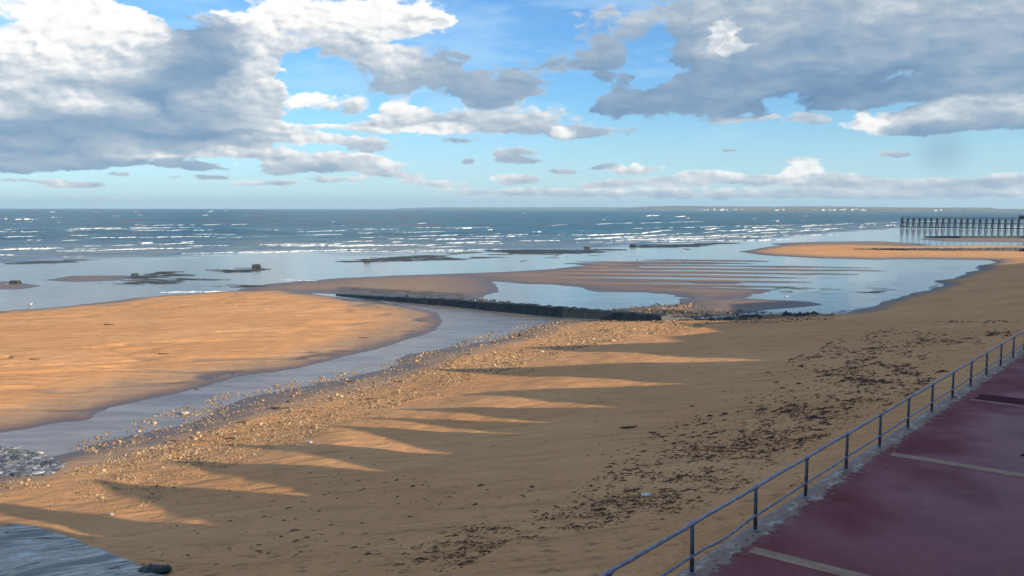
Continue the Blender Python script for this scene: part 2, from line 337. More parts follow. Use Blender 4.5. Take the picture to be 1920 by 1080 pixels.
# ------------------------------------------------------------------ materials
def mat_sand():
    m, t, b = new_mat('sand'); p = pos(t); x, y, z = t.sep(p)
    big = t.noise(scaled(t, p, .05, .09, 0), 1, 5, .55)
    med = t.noise(scaled(t, p, .5, .9, .5), 1, 6, .6)
    fine = t.noise(p, 9, 4, .65)
    dry = t.mix(t.ramp(big, .35, .68), (.73, .350, .142), (.83, .428, .19))
    dry = t.mix(t.math('MULTIPLY', t.ramp(med, .35, .75), .45), dry, (.58, .28, .10))
    stk = t.noise(scaled(t, p, .22, 1.7, 0), 1, 5, .62, dist=.5)
    dry = t.mix(t.math('MULTIPLY', t.ramp(stk, .52, .66), .38), dry, (.36, .185, .085))
    pit_shade = t.math('MULTIPLY', t.ramp(t.noise(scaled(t, p, 1.6, 2.6, 0), 1, 4, .6), .54, .66), t.ramp(y, 34, 22, 0, .75))  # darker hollows: dimple shade and damp put into the colour of near sand
    dry = t.mix(pit_shade, dry, (.27, .135, .065))
    dry = t.mix(t.ramp(fine, .40, .75, 0, .35), dry, (.40, .225, .11))
    hz_ = t.math('ADD', z, t.math('MULTIPLY', t.math('SUBTRACT', med, .5), .22))
    damp = t.ramp(hz_, .42, .17)
    wet = t.ramp(t.math('ADD', z, t.math('MULTIPLY', t.math('SUBTRACT', med, .5), .06)), .21, .0)
    col = t.mix(damp, dry, (.38, .235, .135)); col = t.mix(wet, col, (.115, .078, .060))
    at = t.node('ShaderNodeAttribute', attribute_name='algae').outputs['Fac']
    col = t.mix(t.math('MULTIPLY', at, t.ramp(med, .35, .6)), col, (.035, .045, .035))
    t.put(b.inputs['Base Color'], col)
    t.put(b.inputs['Roughness'], t.mixf(wet, t.mixf(damp, .95, .75), .42))
    t.put(b.inputs['Specular IOR Level'], t.mixf(damp, .15, .5))
    rip = t.noise(scaled(t, p, .7, 3.2, 0), 1, 3, .5)
    far = t.ramp(y, 30, 90, 1, .35)
    h = t.math('ADD', t.math('MULTIPLY', med, .20), t.math('ADD', t.math('MULTIPLY', fine, .022), t.math('ADD', t.math('MULTIPLY', rip, .06), t.math('MULTIPLY', t.noise(scaled(t, p, .12, .55, 0), 1, 4, .55, dist=1.0), .22))))
    t.put(b.inputs['Normal'], t.bump(t.math('MULTIPLY', h, t.mixf(wet, 1, .35)), .9, 1.0)); return m
def mat_water():
    m, t, b = new_mat('sea_water'); p = pos(t)
    ch = t.node('ShaderNodeAttribute', attribute_name='chop').outputs['Fac']
    a1 = t.noise(scaled(t, p, .010, .045, 0), 1, 4, .6); a2 = t.noise(scaled(t, p, .0022, .012, 0), 1, 4, .6)
    a3 = t.noise(scaled(t, p, .045, .22, 0), 1, 5, .6); a4 = t.noise(scaled(t, p, .0005, .003, 0), 1, 3, .6)
    v = t.math('ADD', t.math('MULTIPLY', t.math('ADD', a1, a2), .3), t.math('MULTIPLY', t.math('ADD', a3, a4), .2))
    deep = t.mix(t.ramp(v, .40, .62), (.012, .080, .120), (.055, .190, .235))
    murk = t.node('ShaderNodeAttribute', attribute_name='murk').outputs['Fac']
    deep = t.mix(t.math('MULTIPLY', murk, .75), deep, t.mix(t.ramp(a3, .4, .62), (.20, .24, .26), (.33, .35, .34)))
    calm = t.mix(t.ramp(a3, .42, .60), (.13, .155, .16), (.20, .22, .215))
    t.put(b.inputs['Base Color'], t.mix(ch, calm, deep))
    t.put(b.inputs['Roughness'], t.mixf(ch, .07, .30)); b.inputs['IOR'].default_value = 1.33
    t.put(b.inputs['Specular IOR Level'], t.mixf(ch, .5, .22))
    s1 = t.noise(scaled(t, p, .5, 1.3, 0), 1, 4, .6); s2 = t.noise(scaled(t, p, .10, .30, 0), 1, 4, .6)
    h = t.math('ADD', t.math('MULTIPLY', s1, .16), t.math('ADD', t.math('MULTIPLY', t.math('MULTIPLY', s2, ch), 2.4), t.math('MULTIPLY', t.math('MULTIPLY', a1, ch), 9.0)))
    h2 = t.math('MULTIPLY', h, t.mixf(ch, .16, 1.0))
    t.put(b.inputs['Normal'], t.bump(h2, 1, 1)); return m
def mat_stream():
    m, t, b = new_mat('stream_water'); p = pos(t)
    n = t.noise(scaled(t, p, .15, .6, 0), 1, 5, .6, dist=.6)
    t.put(b.inputs['Base Color'], t.mix(t.ramp(n, .38, .62), (.17, .155, .145), (.27, .24, .21)))
    b.inputs['Roughness'].default_value = .24; b.inputs['IOR'].default_value = 1.33; b.inputs['Specular IOR Level'].default_value = .36
    h = t.noise(scaled(t, p, .8, 2.4, 0), 1, 4, .6, dist=.5)
    t.put(b.inputs['Normal'], t.bump(h, .45, .10)); return m
def mat_var(name, c1, c2, rough, scale=4.0, bump=.02, attr=None, spec=.5, metal=0.0, c3=None, obj=True):
    m, t, b = new_mat(name); p = pos(t, obj)
    n = t.noise(p, scale, 6, .6); col = t.mix(t.ramp(n, .35, .65), c1, c2)
    if c3: col = t.mix(t.ramp(t.noise(p, scale * 2.7, 5, .65), .55, .68), col, c3)
    if attr:
        a = t.node('ShaderNodeAttribute', attribute_name=attr).outputs['Fac']
        col = t.mix(1.0, col, t.xyz(a, a, a), 'MULTIPLY')
    t.put(b.inputs['Base Color'], col); b.inputs['Roughness'].default_value = rough
    b.inputs['Specular IOR Level'].default_value = spec; b.inputs['Metallic'].default_value = metal
    if bump: t.put(b.inputs['Normal'], t.bump(t.noise(p, scale * 5, 5, .6), .6, bump))
    return m
M = {}
M['sand'] = mat_sand(); M['water'] = mat_water(); M['stream'] = mat_stream()
M['stone'] = mat_var('beach_stone', (.40, .25, .13), (.58, .40, .22), .85, .8, 0, 'tint', .3, obj=False)
M['rock'] = mat_var('dark_rock', (.018, .022, .022), (.05, .055, .045), .5, 1.5, .05, c3=(.10, .10, .085), obj=False)
M['wetstone'] = mat_var('wet_stone', (.13, .14, .15), (.24, .24, .24), .45, 1.5, 0, 'tint', .4, obj=False)
M['weed'] = mat_var('seaweed', (.075, .038, .020), (.16, .082, .042), .7, 3, 0, 'tint', .3, obj=False)
M['weed2'] = mat_var('green_seaweed', (.02, .035, .02), (.05, .07, .035), .6, 3, 0, 'tint', .3, obj=False)
M['foam'] = mat_var('foam', (.58, .61, .62), (.76, .78, .76), .9, .4, .1, obj=False)
M['groyne'] = mat_var('groyne_timber', (.010, .016, .022), (.022, .030, .034), .6, .9, .05, c3=(.03, .05, .03))
M['paint'] = mat_var('railing_paint', (.20, .19, .24), (.36, .35, .40), .42, 5, .004, c3=(.62, .60, .60), metal=.2)
M['post'] = mat_var('post_paint', (.045, .065, .085), (.09, .11, .13), .45, 6, .004, c3=(.28, .28, .30), metal=.2)
M['pier'] = mat_var('pier_timber', (.020, .028, .045), (.045, .055, .08), .8, 1, 0)
M['wood'] = mat_var('driftwood', (.05, .032, .02), (.11, .075, .05), .8, 5, .02)
M['concrete'] = mat_var('concrete', (.30, .28, .25), (.42, .39, .35), .85, 2.5, .02, c3=(.22, .20, .18))
M['joint'] = mat_var('joint_concrete', (.34, .21, .13), (.46, .29, .19), .8, 3, .01)
M['plaster'] = mat_var('plaster', (.55, .48, .38), (.65, .58, .48), .9, 1, .01)
M['brick'] = mat_var('brick', (.28, .12, .08), (.36, .17, .11), .9, 3, .01)
M['slate'] = mat_var('slate', (.07, .08, .09), (.12, .13, .15), .7, 3, .02)
M['white'] = mat_var('white_paint', (.72, .72, .70), (.8, .8, .78), .6, 3, 0)
M['glass'] = mat_var('window_glass', (.03, .04, .05), (.05, .06, .07), .08, 1, 0)
M['hill'] = mat_var('far_hill', (.10, .13, .10), (.17, .18, .13), .95, .004, 0, c3=(.22, .20, .15), obj=False)
M['town'] = mat_var('town_wall', (.70, .68, .64), (.85, .83, .8), .9, .02, 0)
M['feather'] = mat_var('gull_feather', (.7, .7, .7), (.8, .8, .8), .8, 9, 0)
M['feather_dark'] = mat_var('dark_feather', (.05, .05, .06), (.1, .1, .11), .8, 9, 0)
def mat_promenade():
    m, t, b = new_mat('promenade_surface'); p = pos(t, True); x, y, z = t.sep(p)
    n1 = t.noise(scaled(t, p, 3.2, .9, 1), 1, 5, .62); n2 = t.noise(p, .35, 5, .55); n3 = t.noise(p, 14, 4, .6)
    red = t.mix(t.ramp(n2, .35, .65), (.195, .026, .030), (.26, .042, .044))
    red = t.mix(t.ramp(n3, .5, .8, 0, .3), red, (.20, .07, .07))
    grit = t.noise(p, 55, 3, .7); red = t.mix(t.ramp(grit, .56, .72, 0, .55), red, (.30, .13, .12)); red = t.mix(t.ramp(grit, .42, .30, 0, .6), red, (.05, .012, .02))
    st_ = t.noise(scaled(t, p, .5, 1.6, 1), 1, 7, .7, dist=1.2); red = t.mix(t.ramp(st_, .60, .72, 0, .35), red, (.28, .17, .14))
    edge_pos = t.math('ADD', y, t.math('MULTIPLY', t.math('SUBTRACT', n1, .5), .9))
    k = t.ramp(edge_pos, -.31, -.22)
    conc = t.mix(t.ramp(t.noise(p, 4, 6, .65), .35, .62), (.30, .23, .17), (.62, .52, .42))
    conc = t.mix(t.ramp(t.noise(scaled(t, p, 1.2, 3, 1), 1, 4), .42, .5), conc, (.38, .26, .20))
    fr = t.math('MULTIPLY', t.ramp(edge_pos, -.62, -.30), t.ramp(t.noise(scaled(t, p, 5, 1.4, 1), 1, 4), .42, .58))
    red = t.mix(t.math('MULTIPLY', fr, .5), red, (.33, .14, .12))
    t.put(b.inputs['Base Color'], t.mix(k, red, conc))
    wetn = t.ramp(t.math('ADD', n2, t.math('MULTIPLY', t.ramp(y, -.6, -4), .25)), .35, .75)
    t.put(b.inputs['Roughness'], t.mixf(k, t.mixf(wetn, .72, .42), .9))
    t.put(b.inputs['Specular IOR Level'], t.mixf(k, .26, .2))
    t.put(b.inputs['Normal'], t.bump(t.math('ADD', t.math('MULTIPLY', n3, .010), t.math('MULTIPLY', t.math('MULTIPLY', k, n1), .05)), .8, 1)); return m
M['prom'] = mat_promenade()
def mat_slip():
    m, t, b = new_mat('slipway_concrete'); p = pos(t)
    r = t.vm('MULTIPLY', p, (1, 1, 1)); x, y, z = t.sep(p)
    u = t.math('ADD', t.math('MULTIPLY', x, .5), t.math('MULTIPLY', y, -.15)); v = t.math('ADD', y, t.math('MULTIPLY', x, -.35))
    n = t.noise(t.xyz(u, t.math('MULTIPLY', v, 2.4)), 1.2, 7, .65, dist=.8); q = t.noise(p, 3, 6, .65)
    c = t.mix(t.ramp(q, .35, .65), (.50, .43, .34), (.64, .56, .46)); c = t.mix(t.ramp(n, .54, .60), c, (.10, .10, .10))
    c = t.mix(t.ramp(n, .46, .40), c, (.78, .76, .72)); c = t.mix(t.ramp(t.noise(t.xyz(u, v), .5, 4), .5, .62), c, (.30, .30, .26))
    t.put(b.inputs['Base Color'], c); b.inputs['Roughness'].default_value = .75; b.inputs['Specular IOR Level'].default_value = .3
    t.put(b.inputs['Normal'], t.bump(t.math('ADD', t.math('MULTIPLY', n, -.25), t.math('MULTIPLY', q, .05)), .8, 1)); return m
M['slip'] = mat_slip()

# ------------------------------------------------------------------ ground: one sheet, finer towards the view
az_g = np.radians(np.concatenate([np.linspace(-78, -33, 46)[:-1], np.linspace(-33, 33, 741), np.linspace(33, 66, 34)[1:]]))
def radial(r0, r1, px):                     # rows about px photo pixels apart
    rs = [r0]
    while rs[-1] < r1: rs.append(rs[-1] + max(.06, px * rs[-1] ** 2 / (F_PX * HC)))
    return np.array(rs)
rr = radial(6, 1600, 1.5)
AZ, RR = np.meshgrid(az_g, rr); X = RR * np.sin(AZ); Y = RR * np.cos(AZ); Z = terrain(X, Y)
def gridfaces(nr, nc):
    i = np.arange((nr - 1) * (nc - 1)); r = i // (nc - 1); c = i % (nc - 1); a = r * nc + c
    return np.stack([a, a + 1, a + nc + 1, a + nc], 1)[:, ::-1]
tt, ss = st(X, Y)
Z = np.where(ss < 0.2, np.minimum(Z, 4.3), Z)
alg = np.zeros(X.shape)
for poly in [[(300,522),(340,508),(520,498),(620,500),(480,515),(400,528)], [(640,540),(870,552),(880,566),(760,575),(640,562)],
             [(1050,572),(1300,585),(1560,592),(1560,606),(1300,612),(1060,606)]]:
    alg = np.maximum(alg, np.clip(sdf(gpoly(poly), X, Y) / 2 + .8, 0, 1))
g = mesh_np('beach_sand', np.stack([X, Y, Z], -1).reshape(-1, 3), gridfaces(*X.shape), M['sand'], attrs={'algae': alg.ravel()})
tag(g, 'wet and dry golden sand of the beach and its banks', None, None, 'structure')

# ------------------------------------------------------------------ sea
CHOP = gpoly([(-900,502),(-300,500),(0,497),(130,490),(300,486),(500,475),(700,477),(900,472),(1080,470),(1200,461),(1400,451),(1500,441),(1620,431),(1700,427),(1920,425),(2300,423)])
ch_az = np.array([math.atan2(p[0], p[1]) for p in CHOP]); ch_r = np.array([math.hypot(*p) for p in CHOP])
rs = radial(34, 1700, 1.1); rs = np.concatenate([rs, np.geomspace(rs[-1], 13500, 90)[1:]])
AZs, RS = np.meshgrid(az_g, rs); XS = RS * np.sin(AZs); YS = RS * np.cos(AZs)
edge_r = np.interp(AZs, ch_az, ch_r)
lr = np.log(RS / edge_r) + fbm(XS / 40, YS / 18, 91, 3) * .16
chop = np.clip(lr / .10 + .25, 0, 1); murk = np.clip(1 - (lr - .05) / .55, 0, 1) ** 1.2
def swell(x, y):
    v = 0; rg = np.random.default_rng(5)
    for lam, am in [(38, .30), (27, .24), (19, .17), (13, .12), (9, .08), (61, .22), (6.3, .05)]:
        for k in range(2):
            a = R(rg.uniform(-16, 22)) ; ph = rg.uniform(0, 6.28); kx, ky = math.sin(a) * 2 * math.pi / lam, math.cos(a) * 2 * math.pi / lam
            q = kx * x + ky * y + ph + 2.2 * fbm(x / 90, y / 90, 12 + k, 2)
            v = v + am * ((1 - np.abs(np.sin(q / 2))) * 2 - .73)
    return v
ZS = swell(XS, YS) * chop * (.55 + .9 * (fbm(XS / 160, YS / 60, 8, 3) + .5)) * np.clip(.25 + lr, 0, 1) * np.clip(3000 / RS, .2, 1) * .75
small = fbm(XS / 3.0, YS / 1.2, 14, 2) * .02 * (1 - chop)
ZS = ZS + small
TS = terrain(XS[:len(rs) - 89], YS[:len(rs) - 89])
under = np.full(XS.shape, -1.0); under[:len(TS)] = TS
ZS = np.where(RS < 1400, ZS, ZS)
F = gridfaces(*XS.shape)
vis = (under < .25).ravel()[F].any(1)
SP = gpoly([(-800,850),(-500,835),(0,785),(190,755),(330,700),(560,660),(700,630),(780,605),(780,590),(730,573),(700,560),(862,574),(1000,592),(1110,603),(1060,640),(900,690),(450,830),(150,910),(-100,960),(-800,1000)])
ins = (sdf(SP, XS, YS) > 0).ravel()[F].all(1)
vs = np.stack([XS, YS, ZS], -1).reshape(-1, 3)
def compact(v, f, at):
    u, inv = np.unique(f, return_inverse=True); return v[u], inv.reshape(f.shape), {k: q.ravel()[u] for k, q in at.items()}
v_, f_, a_ = compact(vs, F[vis & ~ins], {'chop': chop, 'murk': murk})
tag(mesh_np('sea_water', v_, f_, M['water'], attrs=a_), 'blue choppy sea running into calm pale shallows', None, None, 'structure')
v_, f_, a_ = compact(vs, F[vis & ins], {})
tag(mesh_np('stream_water', v_, f_, M['stream']), 'grey brown water of the beach stream beside the pebbles', None, None, 'structure')

# ------------------------------------------------------------------ scattered stuff
ico_v = np.array([(0,0,1)] + [(math.cos(a)*.894, math.sin(a)*.894, .447) for a in [k*math.tau/5 for k in range(5)]] + [(math.cos(a)*.894, math.sin(a)*.894, -.447) for a in [(k+.5)*math.tau/5 for k in range(5)]] + [(0,0,-1)])
ico_f = np.array([(0,1,2),(0,2,3),(0,3,4),(0,4,5),(0,5,1),(1,6,2),(2,7,3),(3,8,4),(4,9,5),(5,10,1),(6,7,2),(7,8,3),(8,9,4),(9,10,5),(10,6,1),(11,7,6),(11,8,7),(11,9,8),(11,10,9),(11,6,10)])
def scatter(name, x, y, z, sx, sy, sz, ang, mat, tint, jit=.25, sink=.25, smooth=False):
    n = len(x); v = ico_v[None] * (1 + RNG.uniform(-jit, jit, (n, 12, 1)))
    v = v * np.stack([sx, sy, sz], -1)[:, None]; ca, sa = np.cos(ang)[:, None], np.sin(ang)[:, None]
    vx = v[..., 0] * ca - v[..., 1] * sa + x[:, None]; vy = v[..., 0] * sa + v[..., 1] * ca + y[:, None]; vz = v[..., 2] + (z + sz * (1 - 2 * sink))[:, None]
    f = ico_f[None] + (np.arange(n) * 12)[:, None, None]
    return mesh_np(name, np.stack([vx, vy, vz], -1).reshape(-1, 3), f.reshape(-1, 3), mat, None, smooth, {'tint': np.repeat(tint, 12)})
def in_poly_px(poly, n, dens=None, rng=RNG):
    a = np.array(poly, float); lo, hi = a.min(0), a.max(0); ox, oy = [], []; c = 0
    while c < n:
        q = rng.uniform(lo, hi, (n * 3, 2)); k = sdf(poly, q[:, 0], q[:, 1]) > 0
        if dens is not None: k &= rng.uniform(0, 1, len(q)) < dens(q[:, 0], q[:, 1])
        q = q[k]; ox.append(q[:, 0]); oy.append(q[:, 1]); c += len(q)
        if len(ox) > 60: break
    return np.concatenate(ox)[:n], np.concatenate(oy)[:n]
# pebbles along the stream: denser at the water's edge, thinning up the sand
PB = [(120,885),(200,862),(330,825),(430,792),(540,765),(640,735),(760,700),(850,668),(930,636),(1010,608),(1060,600),(1180,602),(1330,606),(1300,618),(1180,634),(1080,655),(950,695),(830,730),(700,775),(600,815),(480,850),(360,880),(250,905),(160,910)]
clus = lambda sxx, syy, sd, lo, hi: (lambda x, y: np.clip((fbm(x / sxx, y / syy, sd, 4) + .5 - lo) / (hi - lo), 0, 1))
pxs, pys = in_poly_px(PB, 17000, lambda x, y: .10 + clus(60, 14, 51, .40, .62)(x, y))
PB2 = [(60,900),(200,880),(500,800),(800,720),(1000,670),(1100,640),(1180,640),(1100,670),(900,725),(640,810),(420,880),(250,960),(120,960),(0,930),(0,900)]
p2 = in_poly_px(PB2, 6500, lambda x, y: clus(40, 14, 52, .42, .66)(x, y))
PB3 = [(1130,580),(1200,573),(1310,566),(1330,580),(1560,589),(1570,600),(1450,606),(1280,608),(1120,602),(1280,592),(1160,584)]
p3 = in_poly_px(PB3, 4200)
PB4 = [(120,838),(250,792),(420,738),(600,706),(760,672),(850,646),(930,618),(1010,600),(950,632),(760,696),(560,755),(400,795),(200,855)]
p4 = in_poly_px(PB4, 3600, lambda x, y: clus(22, 7, 53, .36, .62)(x, y))
qx = np.concatenate([pxs, p2[0], p3[0], p4[0]]); qy = np.concatenate([pys, p2[1], p3[1], p4[1]])
x, y, z = on_ground(qx, qy); s = RNG.gamma(2.2, .0095, len(x)) + .016; s = s * np.clip(np.hypot(x, y) / 60, .75, 1.5) * np.where(RNG.uniform(0, 1, len(x)) < .03, 2.3, 1)
tint = RNG.uniform(.45, 1.25, len(x)); tint[RNG.uniform(0, 1, len(x)) < .25] *= .35
s[len(pxs):len(pxs) + len(p2[0])] *= .75; third = np.zeros(len(x), bool); third[len(pxs) + len(p2[0]):len(pxs) + len(p2[0]) + len(p3[0])] = True
tint = np.where(third & (RNG.uniform(0, 1, len(x)) < .55), tint * .25, tint)
o = scatter('pebbles', x, y, z, s, s * RNG.uniform(.6, 1, len(x)), s * RNG.uniform(.35, .6, len(x)), RNG.uniform(0, 6.28, len(x)), M['stone'], tint)
tag(o, 'band of pale pebbles along the stream and below the groyne', 'pebbles', None, 'stuff')
# grey wet stones at the left edge
gq = in_poly_px([(-60,835),(20,838),(80,855),(125,872),(95,890),(0,895),(-60,900)], 1900)
x, y, z = on_ground(*gq); s = RNG.gamma(3.0, .019, len(x)) + .03
o = scatter('wet_stones', x, y, z, s * 1.4, s, s * .4, RNG.uniform(-.5, .9, len(x)), M['wetstone'], RNG.choice([.4, .7, 1.0, 1.5], len(x), p=[.3, .3, .28, .12]))
tag(o, 'patch of grey wet stones at the left edge of the beach', 'stones', None, 'stuff')
# seaweed wrack on the upper beach
def flat_clumps(name, x, y, z, L, Wd, ang, mat, tint):
    n = len(x); k = 9; a = np.linspace(0, 2 * math.pi, k, endpoint=False)[None] + RNG.uniform(-.3, .3, (n, k)); r = RNG.uniform(.35, 1.15, (n, k))
    lx = np.cos(a) * r * L[:, None]; ly = np.sin(a) * r * Wd[:, None] + .35 * Wd[:, None] * np.sin(lx / L[:, None] * 3 + RNG.uniform(0, 6, (n, 1)))
    ca, sa = np.cos(ang)[:, None], np.sin(ang)[:, None]; gx = x[:, None] + lx * ca - ly * sa; gy = y[:, None] + lx * sa + ly * ca
    gz = terrain(gx, gy) - .015; h = np.minimum(L, Wd * 1.5) * RNG.uniform(.25, .6, n) + .012
    vx = np.concatenate([gx, x[:, None]], 1); vy = np.concatenate([gy, y[:, None]], 1); vz = np.concatenate([gz, (terrain(x, y) + h)[:, None]], 1)
    f = np.array([(i, (i + 1) % k, k) for i in range(k)])[None] + (np.arange(n) * (k + 1))[:, None, None]
    return mesh_np(name, np.stack([vx, vy, vz], -1).reshape(-1, 3), f.reshape(-1, 3), mat, None, True, {'tint': np.repeat(tint, k + 1)})
WA = [(750,1060),(760,1030),(900,985),(1060,940),(1150,880),(1170,840),(1290,770),(1420,700),(1540,650),(1600,625),(1720,602),(1925,604),(1925,618),(1870,640),(1790,690),(1700,745),(1600,790),(1520,840),(1440,890),(1300,960),(1150,985),(950,1020),(850,1075)]
def wd(x, y):
    c = clus(150, 46, 61, .42, .62)(x, y); f = clus(34, 10, 62, .45, .60)(x, y); return np.clip(.05 + c * f * 1.3, 0, 1)
wq = in_poly_px(WA, 5200, wd)
WB = [(1030,960),(1130,880),(1250,800),(1480,720),(1640,690),(1700,700),(1560,790),(1440,870),(1290,945),(1120,975)]
w2q = in_poly_px(WB, 1500, lambda x, y: clus(26, 8, 64, .44, .60)(x, y))
tips = []
for cx, cy, rx_, ry_, n in [(1640,716,55,7,230),(1700,700,40,7,90),(1780,640,70,7,130),(1850,603,80,3,80),(1560,780,70,18,160),(1200,945,80,16,260),(1120,965,70,10,150),(1450,830,60,14,160),(900,995,80,10,110),(1380,840,80,24,200),(1680,650,60,12,90),(1880,625,40,8,90),(1500,900,30,14,20),(1600,668,30,3,20),(1480,770,70,10,110)]:
    tips.append(np.stack([RNG.normal(cx, rx_ * .5, n), RNG.normal(cy, ry_ * .5, n)], 1))
tp = np.concatenate(tips); wx = np.concatenate([wq[0], w2q[0], tp[:, 0]]); wy = np.concatenate([wq[1], w2q[1], tp[:, 1]])
x, y, z = on_ground(wx, wy); t_, s_ = st(x, y); k = s_ > .7; x, y = x[k], y[k]; n = len(x); dd = np.hypot(x, y)
L = RNG.gamma(2.0, .032, n) * np.clip(dd / 28, .8, 2.2) + .03; Wd = L * RNG.uniform(.08, .26, n) * np.clip(dd / 34, .9, 1.3)
o = flat_clumps('seaweed_wrack', x, y, z, L, Wd, RNG.normal(.12, .42, n), M['weed'], RNG.uniform(.5, 1.5, n))
tag(o, 'dark brown seaweed strewn over the upper beach beside the railing', 'seaweed', None, 'stuff')
# sparse flecks over the rest of the sand
fq = in_poly_px([(0,600),(600,565),(820,600),(600,690),(100,790),(0,800)], 26); f2 = in_poly_px([(250,1060),(300,930),(700,830),(1000,720),(1400,640),(1700,600),(1500,700),(1200,830),(1000,960),(750,1075)], 420, lambda x, y: clus(90, 24, 66, .42, .62)(x, y) + .1)
x, y, z = on_ground(np.concatenate([fq[0], f2[0]]), np.concatenate([fq[1], f2[1]])); n = len(x)
L = RNG.gamma(2.0, .032, n) + .03
o = flat_clumps('seaweed_flecks', x, y, z, L, L * RNG.uniform(.2, .4, n), RNG.normal(.35, .3, n), M['weed'], RNG.uniform(.8, 2.2, n))
tag(o, 'small dark flecks of weed and shell scattered on smooth sand', 'debris', None, 'stuff')
# dark reef flats in the shallows, and the stones spilling from the groyne
def rocks(name, polys, label, sxy=(1.0, .5), smin=.25, hgt=.22, mat='rock'):
    xs, ys = [], []
    for poly, n, dn in polys:
        a, b = in_poly_px(poly, n, dn); xs.append(a); ys.append(b)
    x, y = ground(np.concatenate(xs), np.concatenate(ys)); n = len(x); z = np.maximum(terrain(x, y), -.02); dd = np.clip(np.hypot(x, y) / 130, .6, 2)
    s = (RNG.gamma(2.0, .10, n) + smin) * dd * .62
    o = scatter(name, x, y, z, s * sxy[0] * RNG.uniform(1, 2.6, n), s * sxy[1], s * hgt * RNG.uniform(.5, 1.4, n), RNG.normal(.05, .25, n), M[mat], np.ones(n), .3)
    return tag(o, label, 'rocks', None, 'stuff')
cl = clus(60, 5, 71, .47, .58)
rocks('reef_rocks', [([(860,474),(920,469),(1000,468),(1080,469),(1180,467),(1100,474),(1010,478),(900,485),(700,492),(640,492),(740,482)], 700, cl),
   ([(1180,462),(1210,459),(1290,458),(1380,455),(1290,463),(1200,465)], 160, None), ([(40,492),(160,486),(110,493),(50,495)], 60, None)],
   'low dark weed covered reef rocks awash in the shallows offshore', (3.6, .6), .22, .10)
rocks('weedy_rocks', [([(240,520),(300,511),(350,507),(460,502),(505,504),(470,510),(350,515),(270,524)], 420, clus(50, 4, 73, .45, .58)),
   ([(170,530),(240,527),(330,520),(420,524),(330,532),(200,534)], 260, clus(40, 4, 74, .5, .6)), ([(420,533),(500,536),(470,540),(400,537)], 60, None), ([(1400,540),(1700,530),(1650,548),(1480,556)], 46, None)],
   'greenish dark rocks breaking the water left of the groyne', (2.6, .4), .12, .12)
GR = ([(862,560),(960,566),(958,578),(900,582),(850,574)], 150, None)
rocks('groyne_rocks', [GR, ([(1150,582),(1290,588),(1420,594),(1570,598),(1540,605),(1400,610),(1280,610),(1180,603)], 700, clus(50, 6, 75, .42, .56)), ([(680,553),(800,559),(790,566),(700,558)], 90, None)],
   'dark stones tumbled along the foot of the groyne', (.5, .34), .12, .6)

# ------------------------------------------------------------------ breaking waves
FO = [((-20,468.5),(136,465),3.2),((-20,478),(32,478.5),2.6),((255,456),(288,455.5),3.4),((337,455),(368,454),3),((182,468.5),(480,462.5),1.7),((480,462.5),(640,458),1.2),((-20,410),(64,411.5),3.2),((64,411.5),(92,412),1.8),
 ((95,407),(120,407),1.6),((92,398),(105,398),1.4),((178,397),(190,397),1.2),((248,397),(262,397),1.2),((378,396.5),(400,396.5),1.6),
 ((808,450.5),(873,449.5),3),((838,455.5),(940,453),2.6),((700,456),(758,454),2.2),((905,444),(938,444.5),2.4),((944,443),(976,443),2.4),((852,428.5),(886,427),3),((914,430.5),(924,430.5),2),((995,435),(1016,435),2.6),((1082,432),(1096,433),2.4),
 ((1098,441),(1200,438),2.4),((1200,438),(1262,430),2.8),((1078,448),(1170,445),2.2),((970,452),(1050,451),2),((1110,447),(1300,437),1.8),((1300,437),(1500,424),1.6),((1322,430),(1352,428),2.6),((1395,427),(1442,426.5),2.8),((1400,434),(1462,430),2),((1490,424.5),(1560,422.5),1.8),
 ((1302,425),(1314,426),2.6),((1210,405),(1238,404),2.6),((1262,406),(1286,406),2),((1408,411),(1420,411),2.6),((1440,414),(1462,414),2.2),((1490,414),(1510,415),2.6),((1545,412),(1556,412),2),((1460,420),(1478,422),2),((1620,421),(1650,422),2),((1660,423),(1684,422.5),2.6),((1590,425),(1625,426),1.6),
 ((600,455),(700,451),1.5),((560,458),(660,456),1.3),((640,423),(660,422),1.8),((500,460),(600,457),1.2),((60,472),(180,470),1.6),((100,482),(160,481),1.3),((1330,442),(1420,437),1.5),((1420,437),(1560,430),1.4),
 ((0,533),(18,533),1.2),((300,548),(440,546),1.4),((520,524),(600,527),1.4),((1560,585),(1650,576),2.2),((1650,576),(1735,549),1.6),((1740,540),(1790,522),1.6),((1790,522),(1835,505),1.8),((1430,588),(1540,585),2.6),((1300,556),(1345,566),1.4),((1225,582),(1290,570),1.3)]
for i in range(46):
    yy = 392 + 60 * random.random() ** 1.5; xx = random.uniform(0, 1700) if yy < 425 else random.uniform(0, 1350 - (yy - 425) * 12)
    ll = random.uniform(8, 44) * (yy - 386) / 50; FO.append(((xx, yy), (xx + ll, yy - ll * .02), random.uniform(.35, .9)))
for i in range(46):                         # long surf lines rolling into the shallows
    k = random.random(); yy = 420 + 56 * k; xx = random.uniform(-60, 1500 - k * 400); lim = 505 - xx * .042
    if yy > lim: yy = lim - random.uniform(2, 14)
    ll = random.uniform(120, 420); FO.append(((xx, yy), (xx + ll, yy - ll * random.uniform(.005, .03)), random.uniform(.5, 1.2)))
fv, ff = [], []
